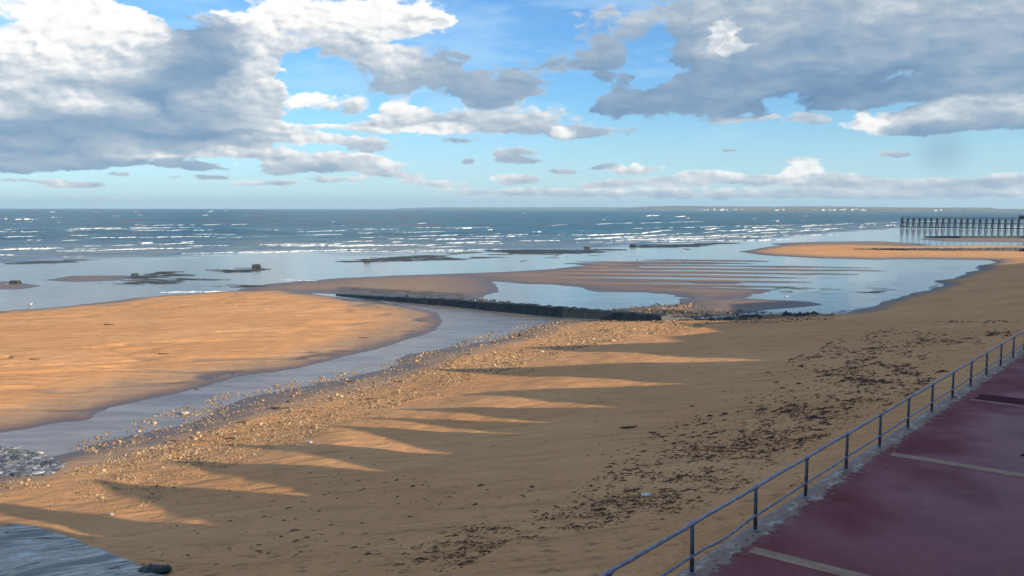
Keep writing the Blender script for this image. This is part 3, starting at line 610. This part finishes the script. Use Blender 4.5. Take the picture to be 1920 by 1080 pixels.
for (x0, y0), (x1, y1), wd_ in FO:
    n = max(6, int(abs(x1 - x0) / 2)); k = np.linspace(0, 1, n); px_ = x0 + (x1 - x0) * k; py_ = y0 + (y1 - y0) * k + fbm(px_ / 14, px_ * 0 + y0, 3, 3) * 1.6
    gx, gy = ground(px_, py_ + .4); dpt = np.hypot(gx, gy); prof = np.clip(np.minimum(k, 1 - k) * 7, 0, 1) ** .6 * np.clip((fbm(px_ / 22, px_ * 0 + y0 * 7, 6, 3) + .5 - .25) * 5, .25, 1) * (.35 + 1.3 * np.clip(fbm(px_ / 9, px_ * 0 + y0 * 3, 5, 3) + .5, 0, 1))
    h = wd_ * prof * dpt / F_PX * .55; wdt = np.minimum(h * 4.5 + .15, wd_ * dpt ** 2 / (F_PX * HC)) 
    ux, uy = gx / dpt, gy / dpt; base = len(fv)
    for off, hh in [(-.5, -.05), (-.28, .62), (0, 1.0), (.5, -.05)]:
        j = RNG.uniform(.7, 1.3, n)
        fv += list(zip(gx + ux * wdt * off, gy + uy * wdt * off, np.where(hh > 0, h * hh * j + .02, -.05)))
    for a in range(3):
        for c in range(n - 1): q = base + a * n + c; ff.append((q, q + 1, q + n + 1, q + n))
o = mesh_np('sea_foam', fv, ff, M['foam']); tag(o, 'white foam of small breaking waves along the sea', 'foam', None, 'stuff')

# ------------------------------------------------------------------ groynes
def ribbon(name, tops, mat, label, cat='groyne', width=.9, seed=0, h_noise=.10):
    """tops: (px, py_top, height) : wall of given height following the seabed"""
    pts = []
    for (px, py, h) in tops:
        x, y, _ = on_ground(np.array([px]), np.array([py])); x, y = float(x[0]), float(y[0]); hh_ = HC - (h - (391 + (px - 960) * math.tan(ROLL))) / F_PX * y; pts.append((float(x), float(y), max(hh_, .1)))
    fin = []
    for a, b in zip(pts, pts[1:]):
        n = max(2, int(math.dist(a[:2], b[:2]) / .5))
        for i in range(n): fin.append(tuple(a[j] + (b[j] - a[j]) * i / n for j in range(3)))
    fin.append(pts[-1]); mb = MB(); n = len(fin); v = []; f = []
    rg = random.Random(seed)
    for i, (x, y, h) in enumerate(fin):
        x0, y0 = fin[max(i - 1, 0)][:2]; x1, y1 = fin[min(i + 1, n - 1)][:2]; L_ = math.hypot(x1 - x0, y1 - y0); nx, ny = -(y1 - y0) / L_, (x1 - x0) / L_
        hh = h * (1 + h_noise * rg.uniform(-1, 1)); e = rg.uniform(-.06, .06)
        for off, zz in [(-width * .75 + e, -.45), (-width * .5 + e, hh * .45), (-width * .42, hh * .93), (-width * .2, hh), (width * .25, hh + rg.uniform(-.03, .03)), (width * .5, hh * .7), (width * .8, -.45)]:
            v.append((x + nx * off, y + ny * off, zz))
    m_ = 7
    for i in range(n - 1):
        for k in range(m_ - 1): f.append((i*m_+k, i*m_+k+1, (i+1)*m_+k+1, (i+1)*m_+k))
    f += [tuple(range(m_)), tuple((n-1)*m_+k for k in range(m_))[::-1]]
    mb.add(v, f); o = mb.build(name, mat); return tag(o, label, cat)
ribbon('groyne', [(636,553,551),(700,560,554.5),(780,568,558.5),(858,574,560.5),(868,575,563),(960,585,568.5),(1060,594,575.5),(1160,599,583.5),(1240,601,589.5),(1300,600,597)], M['groyne'],
       'long dark weed covered groyne running from the pebbles out between the pools', width=1.3, h_noise=.08)
ribbon('groyne', [(1600,467.5,466),(1700,469.5,465),(1800,470,465),(1925,470.5,464.5),(2060,470,464)], M['groyne'], 'low black groyne behind the golden sand bar, nearer of two far groynes', width=1.2, seed=2)
ribbon('groyne', [(1735,444.5,442.5),(1800,446,442),(1925,446.5,441.5),(2060,446.5,441)], M['groyne'], 'low black groyne just in front of the pier legs, farther of two far groynes', width=1.2, seed=3)

# ------------------------------------------------------------------ promenade (local frame: x along the wall, y seaward)
def local(o): o.location = (A0[0], A0[1], PZ); o.rotation_euler = (0, 0, WALL_ANG); return o
mb = MB(); mb.box(-70, 700, -12.5, .16, -.6, 0); o = local(mb.build('promenade', M['prom'])); tag(o, 'dark red resin surfaced promenade with a worn concrete edge', None, None, 'structure')
mb = MB(); prof = [(.16, -.10), (.34, -.10), (.34, -.35), (.26, -.38), (.30, -2.6), (-.5, -2.6), (-.5, -.62), (.16, -.62)]
v = []; xs_ = np.linspace(-70, 700, 260)
for xx in xs_: v += [(xx, a, b) for a, b in prof]
f = [(i*8+k, i*8+(k+1)%8, (i+1)*8+(k+1)%8, (i+1)*8+k) for i in range(len(xs_)-1) for k in range(8)]
mb.add(v, f); o = local(mb.build('sea_wall', M['concrete'])); tag(o, 'weathered concrete sea wall under the promenade edge', 'wall')
for i, tj in enumerate([2.0, 12.0, 22.15, 31.5, 41.5, 51.5, 61.5, -8, 71.5, 81.5]):
    mb = MB(); n = 40; ys_ = np.linspace(-.42 - .1 * (i % 3), -12.4, n); v = []; rg = random.Random(i); wj = .20 if i < 2 else .08
    for yy in ys_:
        a = rg.uniform(-.012, .012); v += [(tj - wj + a, yy, .004), (tj - wj + .02 + a, yy, .014), (tj + wj - .02 - a, yy, .014), (tj + wj - a, yy, .004)]
    mb.add(v, [(j*4+k, j*4+k+1, (j+1)*4+k+1, (j+1)*4+k) for j in range(n-1) for k in range(3)])
    o = local(mb.build('expansion_joint', M['joint'])); tag(o, None, None, None, 'structure')
m_, t, b = new_mat('damp_patch'); b.inputs['Base Color'].default_value = (.085, .018, .026, 1); b.inputs['Roughness'].default_value = .9; b.inputs['Specular IOR Level'].default_value = .1
t.put(b.inputs['Normal'], t.bump(t.noise(pos(t, True), 14, 4, .6), .6, .006)); M['damp'] = m_
def patch(x0, x1, y0, y1, seed, name='damp_strip', rnd=False):
    mb = MB(); rg = random.Random(seed); n = 36; v = []
    for k in range(n):
        a = math.tau * k / n; c_, s2 = math.cos(a), math.sin(a)
        if not rnd: q = max(abs(c_), abs(s2)); c_, s2 = c_ / q, s2 / q
        j = 1 + rg.uniform(-.03, .03) * (3 if rnd else 1); v.append(((x0+x1)/2 + (x1-x0)/2*c_*j, (y0+y1)/2 + (y1-y0)/2*s2*(1 if not rnd else j), .004))
    mb.add(v, [tuple(range(n))]); o = local(mb.build(name, M['damp'])); tag(o, None, None, None, 'structure')
patch(22.4, 23.7, -12.3, -.7, 1); patch(14.1, 14.7, -4.4, -3.6, 4, 'damp_patch', True)
# litter and gravel on the promenade
gx = np.concatenate([RNG.uniform(-3, 60, 900)]); gy = -np.abs(RNG.normal(0, .28, 900)) - .0
x, y = xy(gx, gy); s = RNG.gamma(2, .008, 900) + .006
o = scatter('gravel', x, y, np.full(900, PZ), s, s * .8, s * .5, RNG.uniform(0, 6, 900), M['stone'], RNG.uniform(.4, 1.3, 900)); tag(o, 'loose gravel blown against the railing on the promenade edge', 'gravel', None, 'stuff')

# ------------------------------------------------------------------ railing
root = local(empty('railing', (0, 0, 0))); tag(root, 'long two bar metal railing with ball jointed posts along the promenade edge', 'railing')
SP_, HT, HM = 3.14, 1.05, .37
posts = range(-4, 60); rg = random.Random(3)
def rail_y(t): return 0.0
tp_, md_ = [], []
for i in range(-4 * 6, 59 * 6 + 1):
    tt_ = i * SP_ / 6; tp_.append((tt_, .004 * math.sin(i * 1.7), HT + .006 * math.sin(i * .9)))
    sag = -.10 * math.sin(math.pi * (tt_ / SP_)) ** 2 if 0 < tt_ < SP_ else 0
    md_.append((tt_, .004 * math.sin(i * 1.1) + (.03 * math.sin(math.pi * tt_ / SP_) if sag else 0), HM + .006 * math.sin(i * .7) + sag))
MB().tube(tp_, .038, 12).build('top_rail', M['paint'], root, True); MB().tube(md_, .030, 12).build('lower_rail', M['paint'], root, True)
pm = MB(); pm.tube([(0,0,0), (0,0,HT)], [.046, .042], 12); p_me = pm.build('post', M['post'], root, True)
bm_ = MB(); bm_.ball((0,0,HT), .066, n=12, m=8); bm_.tube([(-.09,0,HT),(.09,0,HT)], .046, 12); bj = bm_.build('ball_joint', M['paint'], p_me, True)
bm_ = MB(); bm_.ball((0,0,HM), .060, n=12, m=8); bm_.tube([(-.07,0,HM),(.07,0,HM)], .038, 12); bj2 = bm_.build('ball_joint', M['paint'], p_me, True)
bm_ = MB(); bm_.tube([(0,0,0),(0,0,.03),(0,0,.05)], [.075,.07,.04], 12); fl = bm_.build('base_flange', M['paint'], p_me, True)
p_me.location = (-4 * SP_, 0, 0)
for i in list(posts)[1:]:
    c = copy_tree(p_me, root); c.location = (i * SP_, 0, 0); c.rotation_euler = (R(rg.uniform(-1, 1)), R(rg.uniform(-1, 1)), 0)

# ------------------------------------------------------------------ slipway corner
poly = [(-260,1010),(-60,1003),(40,985),(75,990),(130,1008),(200,1034),(300,1076),(420,1130),(300,1260),(-400,1300)]
gx, gy, gz = on_ground(np.array([p[0] for p in poly]), np.array([min(p[1], 1079 + (p[1]-1079)*.6) for p in poly])); pw = list(zip(gx, gy))
X2, Y2 = np.meshgrid(np.linspace(min(gx), max(gx), 150), np.linspace(min(gy), max(gy), 110)); d = sdf(pw, X2, Y2) + fbm(X2 / .8, Y2 / .8, 4, 3) * .35
Z2 = terrain(X2, Y2) + np.clip(d * .6, -.3, .14) + fbm(X2 / 1.6, (Y2 - .35 * X2) / .4, 5, 4) * .16 * np.clip(d, 0, 1)
F2 = gridfaces(*X2.shape); keep = (d.ravel()[F2] > -.25).any(1); v_, f_, _ = compact(np.stack([X2, Y2, Z2], -1).reshape(-1, 3), F2[keep][:, ::-1], {})
o = mesh_np('slipway', v_, f_, M['slip']); tag(o, 'rough blue grey concrete slipway at the lower left corner of the beach', 'slipway')

# ------------------------------------------------------------------ single things on the sand
def lump(name, px, py, L, Wd, H, ang, mat, label, cat, group=None, seed=0, bend=.15):
    x, y, z = on_ground(np.array([px]), np.array([py])); rg = random.Random(seed); n = 14; k = 9; v = []; f = []
    for i in range(n + 1):
        u = i / n * 2 - 1; r = max(.04, (1 - abs(u) ** 3) ** .6) * rg.uniform(.75, 1.15); cy_ = bend * L * (u * u - .5)
        for j in range(k):
            a = math.tau * j / k; q = rg.uniform(.85, 1.15); v.append((u * L / 2, cy_ + Wd / 2 * r * math.cos(a) * q, H * .42 + H / 2 * r * math.sin(a) * q))
    for i in range(n):
        for j in range(k): f.append((i*k+j, i*k+(j+1)%k, (i+1)*k+(j+1)%k, (i+1)*k+j))
    f += [tuple(range(k))[::-1], tuple(n*k+j for j in range(k))]
    o = MB().add(v, f).build(name, mat, None, True); o.location = (float(x[0]), float(y[0]), float(z[0])); o.rotation_euler = (0, 0, R(ang)); return tag(o, label, cat, group)
DG = 'driftwood lying on the sand'
for i, (px, py, L, lab) in enumerate([
  (1180,802,.95,'slightly curved dark driftwood on smooth sand left of the seaweed'),(697,748,.8,'dark driftwood just above the last dense pebbles, centre of the beach'),
  (525,766,1.3,'longest dark driftwood lying across the pebble band'),(437,822,.75,'dark driftwood at the lower edge of the pebbles, nearest the left of three there'),
  (683,634,1.1,'dark driftwood alone on the tip of the orange sand bank'),(65,674,.95,'dark driftwood at the far left of the orange sand bank'),
  (204,609,1.2,'thin dark driftwood near the back of the orange sand bank'),(371,730,.5,'short dark driftwood in the stream beside the orange bank'),
  (332,827,.7,'dark driftwood lying beside the left end of the pebble band'),(1225,811,.5,'small dark driftwood close right of the curved one'),(306,664,1.0,'very thin driftwood in the middle of the orange sand bank')]):
    lump('driftwood', px, py, L, L * .17, L * .10, random.uniform(-5, 18), M['wood'], lab, 'driftwood', DG, i)
lump('rock', 292, 1077, .95, .5, .32, 8, M['rock'], 'dark rock with pale top on the lower edge of the slipway', 'rock', None, 31, .05)
PGp = 'pale stones on the lower beach'
for i, (px, py, L, lab) in enumerate([(347,777,.6,'largest pale stone standing in the shallow stream'),(75,852,.5,'pale stone beside the grey wet stones at the left edge'),(208,966,.28,'pale stone on the last sunlit patch near the slipway'),
   (580,831,.4,'flat pale stone between two shadow points on the sand'),(1212,931,.34,'pinkish white scrap among the seaweed near the railing')]):
    lump('beach_stone', px, py, L, L * .6, L * .4, random.uniform(-20, 30), M['concrete'] if i < 4 else M['white'], lab, 'stone', PGp if i < 4 else None, 50 + i, .02)
# weathered blocks in the shallows
def block(px, py, w_, h_, label, seed):
    x, y = ground(px, py); rg = random.Random(seed); mb = MB(); n = 8; v = []; f = []
    rings = [(-.4, 1.05), (h_ * .5, 1.0), (h_ * .92, .94), (h_, .78)]
    for z_, q in rings:
        for k in range(16):
            a = math.tau * k / 16; c_, s2 = math.cos(a), math.sin(a); m2 = max(abs(c_), abs(s2)) ** .8; v.append((w_/2*c_/m2*q*rg.uniform(.93,1.05), w_*.38*s2/m2*q*rg.uniform(.93,1.05), z_ * (1 + rg.uniform(-.05, .05))))
    for i in range(3):
        for k in range(16): f.append((i*16+k, i*16+(k+1)%16, (i+1)*16+(k+1)%16, (i+1)*16+k))
    f.append(tuple(48+k for k in range(16))); o = mb.add(v, f).build('stone_block', M['rock']); o.location = (float(x), float(y), 0); o.rotation_euler = (0,0,rg.uniform(-.3,.3)); tag(o, label, 'block', 'dark blocks in the shallows')
block(29,532,1.6,.55,'weedy dark block at the left edge beside a small grey bank',1); block(481,502,1.75,.75,'tallest dark block, standing at the end of the weedy rocks',2)
block(688,490,1.7,.6,'dark block alone in the calm shallows, above the groyne tip',3); block(253,515.5,1.2,.3,'lowest dark block, between the small bank and the weedy rocks',4)
block(1101,466,2.2,.6,'dark block at the end of the offshore reef',5); block(1187,462,2.4,.7,'dark block in the far surf, right of the reef',6)
def stake(px, py, z0, h_, tilt, label):
    x, y = ground(px, py, z0); mb = MB(); mb.tube([(0,0,-.3),(.01,0,h_*.6),(tilt,0,h_)], [.09,.075,.06], 8); mb.tube([(tilt*.9,0,h_*.93),(tilt*.9,0,h_*1.0)], [.10,.10], 8)
    o = mb.build('marker_post', M['wood'], None, True); o.location = (float(x), float(y), z0); tag(o, label, 'post')
stake(1194,492,0,.95,.03,'short upright post standing in the pool offshore'); stake(860,559.5,.4,.75,-.30,'leaning post on the step of the long groyne')
# gulls
def gull(px, py, face, mat, label, z=None):
    x, y, zz = on_ground(np.array([px]), np.array([py])); r = empty('gull', (float(x[0]), float(y[0]), float(zz[0])), face); tag(r, label, 'bird', 'gulls on the shore')
    MB().tube([(-.30,0,.20),(-.20,0,.21),(-.08,0,.22),(.06,0,.235),(.14,0,.27),(.18,0,.34),(.215,0,.385),(.25,0,.39),(.275,0,.385),(.33,0,.375)], [.006,.03,.075,.085,.065,.04,.042,.036,.018,.004], 10).build('body', mat, r, True)
    for s2 in (-1, 1):
        MB().tube([(.10,s2*.055,.25),(0,s2*.085,.24),(-.15,s2*.06,.225),(-.36,s2*.02,.215)], [.02,.045,.035,.004], 8).build('wing', M['slate'], r, True)
        MB().tube([(.0,s2*.03,.17),(-.01,s2*.03,.08),(.0,s2*.03,.0),(.05,s2*.03,.002)], [.012,.008,.008,.004], 6).build('leg', M['wood'], r, True)
gull(57,574,.3,M['feather'],'white gull standing at the stream edge on the far left'); gull(1228,574,.5,M['feather_dark'],'dark gull on the pebbles behind the groyne, left of two')
gull(1233,573,2.6,M['feather_dark'],'dark gull on the pebbles behind the groyne, right of two'); gull(1592,451,1.6,M['feather_dark'],'dark gull at the far waterline, left of two'); gull(1599,451,1.2,M['feather_dark'],'dark gull at the far waterline, right of two')
gull(1474,560,0,M['feather'],'white gull in the shallow pool right of the sand spit')

# ------------------------------------------------------------------ pier
PI = empty('pier', (324, 567, 0), math.atan2(N[1], N[0])); tag(PI, 'long dark timber fishing pier on paired raking legs', 'pier')
LEN0, LEN1 = -34, 74.5; DK = 7.1
MB().box(LEN0, LEN1, -1.5, 1.5, DK - .25, DK).build('deck', M['pier'], PI)
rl = MB()
for sy in (-1.42, 1.42):
    for zz in (DK + .55, DK + 1.05): rl.box(LEN0, LEN1, sy - .04, sy + .04, zz - .04, zz + .04)
    for k in range(int((LEN1 - LEN0) / 1.85)): xx = LEN1 - .1 - k * 1.85; rl.box(xx - .045, xx + .045, sy - .045, sy + .045, DK + .002, DK + 1.0)
rl.build('handrail', M['pier'], PI)
for zz, hh, nm in [(4.0, .16, 'brace_beam'), (.95, .26, 'lower_beam')]:
    for sy in (-1, 1):
        yy = sy * (1.35 + (DK - zz) * .10); MB().box(LEN0, LEN1, yy - .1, yy + .1, zz - hh, zz + hh).build(nm, M['pier'], PI)
bent = []
for k in range(29):
    xx = LEN1 - .4 - k * 3.7
    if xx < LEN0: break
    for sy in (-1, 1):
        MB().tube([(xx + .45, sy * 2.25, -.6), (xx, sy * 1.35, DK - .25)], [.24, .20], 8).build('leg', M['pier'], PI)
        MB().tube([(xx - .75, sy * 2.15, -.6), (xx - .25, sy * 1.35, DK - .25)], [.19, .16], 8).build('leg', M['pier'], PI)
    MB().tube([(xx, -1.9, 1.2), (xx, 1.5, DK - .5)], .11, 6).tube([(xx + .1, 1.9, 1.2), (xx + .1, -1.5, DK - .5)], .11, 6).build('cross_brace', M['pier'], PI)
    MB().box(xx - .15, xx + .15, -1.75, 1.75, DK - .6, DK - .26).build('cap_beam', M['pier'], PI)
MB().tube([(LEN1 - .8, 0, DK), (LEN1 - .8, 0, DK + 2.4)], .09, 8).ball((LEN1 - .8, 0, DK + 2.5), .2).build('light_mast', M['pier'], PI)
h = empty('hut', (0, 0, 0)); h.parent = PI
MB().box(-.2, 3.6, -1.2, 1.2, DK + .01, DK + 1.7).build('wall', M['pier'], h)
MB().add([(-.5,-1.5,DK+1.71),(3.9,-1.5,DK+1.71),(3.9,1.5,DK+1.71),(-.5,1.5,DK+1.71),(-.5,0,DK+2.4),(3.9,0,DK+2.4)], [(0,1,5,4),(3,4,5,2),(0,4,3),(1,2,5),(0,3,2,1)]).build('roof', M['slate'], h)
h['label'] = 'small dark hut on the pier deck at the right edge'

# ------------------------------------------------------------------ far coast
def hills(name, prof, r0, depth, mat, label):
    """prof: (px, py_top) of the ridge; solid hill mass with a front slope, rising to the ridge and falling behind"""
    P_ = np.array(prof, float); xs_ = np.linspace(P_[0, 0], P_[-1, 0], 260); ys_ = np.interp(xs_, P_[:, 0], P_[:, 1]) ; v = []
    a = (xs_ - 960) / F_PX; hzn = 391 + (xs_ - 960) * math.tan(ROLL); hh = np.maximum((hzn - ys_) / F_PX * (r0 + depth * .5) + HC, 1.0) * (1 + fbm(xs_ / 12, xs_ * 0, 7, 4) * .25)
    for off, q in [(0, -.0), (.06, .35), (.25, .75), (.5, 1.0), (.8, .8), (1.0, 0)]:
        rr_ = r0 + depth * off; nz = 1 + (fbm(xs_ / 20, xs_ * 0 + off * 9, 8, 4) * .35 if 0 < off < .5 else 0)
        v += list(zip(a * rr_, np.full_like(a, 1.0) * rr_, hh * q * nz - (2 if q <= 0 else 0)))
    o = mesh_np(name, v, gridfaces(6, 260), mat); return tag(o, label, None, None, 'structure')
hills('far_hills', [(740,391),(800,389.0),(960,388.6),(1100,388.6),(1180,388.8),(1320,388)], 11000, 1500, M['hill'], 'faint far headland on the horizon')
hills('hills', [(1160,392),(1200,388),(1240,386.5),(1300,386),(1360,387),(1440,387.5),(1480,386.8),(1560,387),(1640,388),(1760,389.5),(1800,389),(1858,389.5),(1868,391.5),(2000,392),(2400,392)], 7000, 2200, M['hill'], 'low hills of the far coast across the bay')
tb = []
b0 = empty('town_house', (0, 0, 0)); MB().box(-8, 8, -5, 5, -1, 8).build('wall', M['town'], b0)
MB().add([(-8.5,-5.5,8.003),(8.5,-5.5,8.003),(8.5,5.5,8.003),(-8.5,5.5,8.003),(-8.5,0,13),(8.5,0,13)], [(0,1,5,4),(3,4,5,2),(0,4,3),(1,2,5),(0,3,2,1)]).build('roof', M['slate'], b0)
rg = random.Random(9); first = True
for i in range(150):
    px = rg.triangular(1310, 1860, 1480) if i > 20 else rg.uniform(1305, 1400); r0 = rg.uniform(4200, 5400) if px > 1420 else rg.uniform(6900, 7200)
    o = b0 if first else copy_tree(b0); first = False
    o.location = ((px - 960) / F_PX * r0, r0, rg.uniform(0, 9)); q = rg.uniform(.45, 1.05); o.scale = (q * rg.uniform(.7, 1.5), q, q * rg.uniform(.6, 1.2)); o.rotation_euler = (0, 0, rg.uniform(-.5, .5))
    tag(o, 'tiny pale house in the far town across the bay', 'house', 'far houses of the town across the bay')
hills('coastal_flat', [(1380,393.2),(1420,392.4),(1500,392),(1700,392),(1850,392.6),(2300,392.6)], 4100, 1600, M['hill'], 'low land of the far coast under the town')

# ------------------------------------------------------------------ villas landward of the promenade: their roofs throw the toothed shadow on the sand
FS = -12.5; m_sh = (TO_SUN.x * E[0] + TO_SUN.y * E[1]) / -(TO_SUN.x * N[0] + TO_SUN.y * N[1]); tanel = TO_SUN.z / math.hypot(TO_SUN.x, TO_SUN.y); cosn = -(TO_SUN.x * N[0] + TO_SUN.y * N[1]) / math.hypot(TO_SUN.x, TO_SUN.y)
def caster(px, py):                         # roof point whose shadow falls at this photo pixel
    x, y, z = on_ground(np.array([px]), np.array([py])); t, s = st(x, y); k = float(s[0]) - FS
    return float(t[0]) + k * m_sh, float(z[0]) + k / cosn * tanel + (.60 if kind == 'p' else -.60)
prof = [(-60, 13.2), (-50, 11.9), (-42, 13), (-36, 11.8), (-28, 13.3), (-20, 11.6), (-12, 13.2), (-6, 11.4)]
for kind, px, py in [('p',-60,900),('v',110,992),('p',98,877),('v',250,975),('p',378,880),('v',460,920),('p',523,842),('v',620,875),('p',624,811),('v',745,845),('p',757,790),('v',860,810),('p',800,778),('v',930,790),('p',842,767),('v',1045,762),('p',960,738),('v',1185,720),('p',850,694),('v',1350,676),('p',1030,652)]:
    prof.append(caster(px, py)); print('roof', kind, px, py, '%.1f %.1f' % prof[-1])
te = prof[-1][0]
prof += [(te + 4.5, 12.5), (te + 8, 13.2), (te + 12, 12.6), (te + 17, 14.0), (te + 24, 13.2), (te + 32, 15.2), (te + 40, 14.0), (te + 50, 15.4), (te + 60, 14.2), (te + 72, 15.4), (te + 85, 14.2), (te + 98, 15.4), (te + 112, 14), (te + 126, 15.2), (te + 140, 13.8), (te + 154, 15.2), (te + 168, 13.8)]
i = 0; vn = 0
walls = ['plaster', 'brick', 'white']
pts = prof
j = 1
while j + 1 < len(pts):
    (ta, za), (tb_, zb), (tc, zc) = pts[j], pts[j + 1], pts[min(j + 2, len(pts) - 1)]
    if tc <= ta + .3 or not (ta < tb_ < tc): tb_ = min(max(tb_, ta + .2), tc - .2)
    r = empty('villa', (0, 0, 0)); local(r); vn += 1
    cols = ['cream', 'red brick', 'white']
    tag(r, '%s seafront villa with a pointed slate gable behind the camera, number %d from the south' % (cols[vn % 3], vn), 'house', 'villas facing the promenade')
    r['label'] = '%s seafront villa with a pointed slate gable facing the promenade' % cols[vn % 3]
    wm = M[walls[vn % 3]]; D = -9.0; eave = lambda z: z - PZ - .18
    ta2, tc2 = ta + .003, tc - .003; y0 = FS - .003
    v = [(ta2,y0,-.5),(tc2,y0,-.5),(tc2,y0,eave(zc)),(tb_,y0,eave(zb)),(ta2,y0,eave(za))]; v += [(a, y0 + D, c) for a, _, c in v]
    MB().add(v, [(0,1,2,3,4),(9,8,7,6,5),(0,5,6,1),(1,6,7,2),(4,9,5,0)]).build('wall', wm, r)
    rf = [(ta2,y0+.12,eave(za)+.01),(tb_,y0+.12,eave(zb)+.01),(tc2,y0+.12,eave(zc)+.01)]; top = [(a, b, c + .17) for a, b, c in rf]
    bk = [(a, y0 + D - .2, c) for a, b, c in rf]; bkt = [(a, y0 + D - .2, c) for a, b, c in top]
    MB().add(rf + top + bk + bkt, [(0,1,4,3),(1,2,5,4),(3,4,10,9),(4,5,11,10),(0,3,9,6),(2,8,11,5),(6,9,10,7),(7,10,11,8),(0,6,7,1),(1,7,8,2)]).build('roof', M['slate'], r)
    nw = max(1, int((tc2 - ta2) / 2.0)); wdw = (tc2 - ta2) / nw
    for fl_ in range(2):
        for q in range(nw):
            cx = ta2 + (q + .5) * wdw; hw = min(.5, wdw * .3); zb_ = .9 + fl_ * 2.8
            if q == 0 and fl_ == 0:
                dr = MB().box(cx - hw, cx + hw, y0, y0 + .05, .02, 2.15).build('door', M['wood'], r); MB().ball((cx + hw * .7, y0 + .08, 1.05), .04).build('handle', M['paint'], dr); continue
            wn = MB().box(cx - hw - .08, cx + hw + .08, y0, y0 + .05, zb_ - .08, zb_ + 1.38).build('window', M['white'], r)
            MB().box(cx - hw, cx - .02, y0 + .045, y0 + .056, zb_, zb_ + 1.3).box(cx + .02, cx + hw, y0 + .045, y0 + .056, zb_, zb_ + 1.3).build('pane', M['glass'], wn)
    j += 2

# ------------------------------------------------------------------ sea air
hm = bpy.data.materials.new('haze'); hm.use_nodes = True; t = NT(hm.node_tree); t.n.clear()
pv = t.node('ShaderNodeVolumePrincipled'); pv.inputs['Color'].default_value = (.50, .74, .96, 1); pv.inputs['Density'].default_value = 8.0e-5; pv.inputs['Anisotropy'].default_value = .1
t.l.new(pv.outputs[0], t.node('ShaderNodeOutputMaterial').inputs['Volume'])
hb = MB().box(-16000, 16000, -2000, 15500, -4, 130).build('haze', hm); tag(hb, 'thin sea haze', None, None, 'stuff')
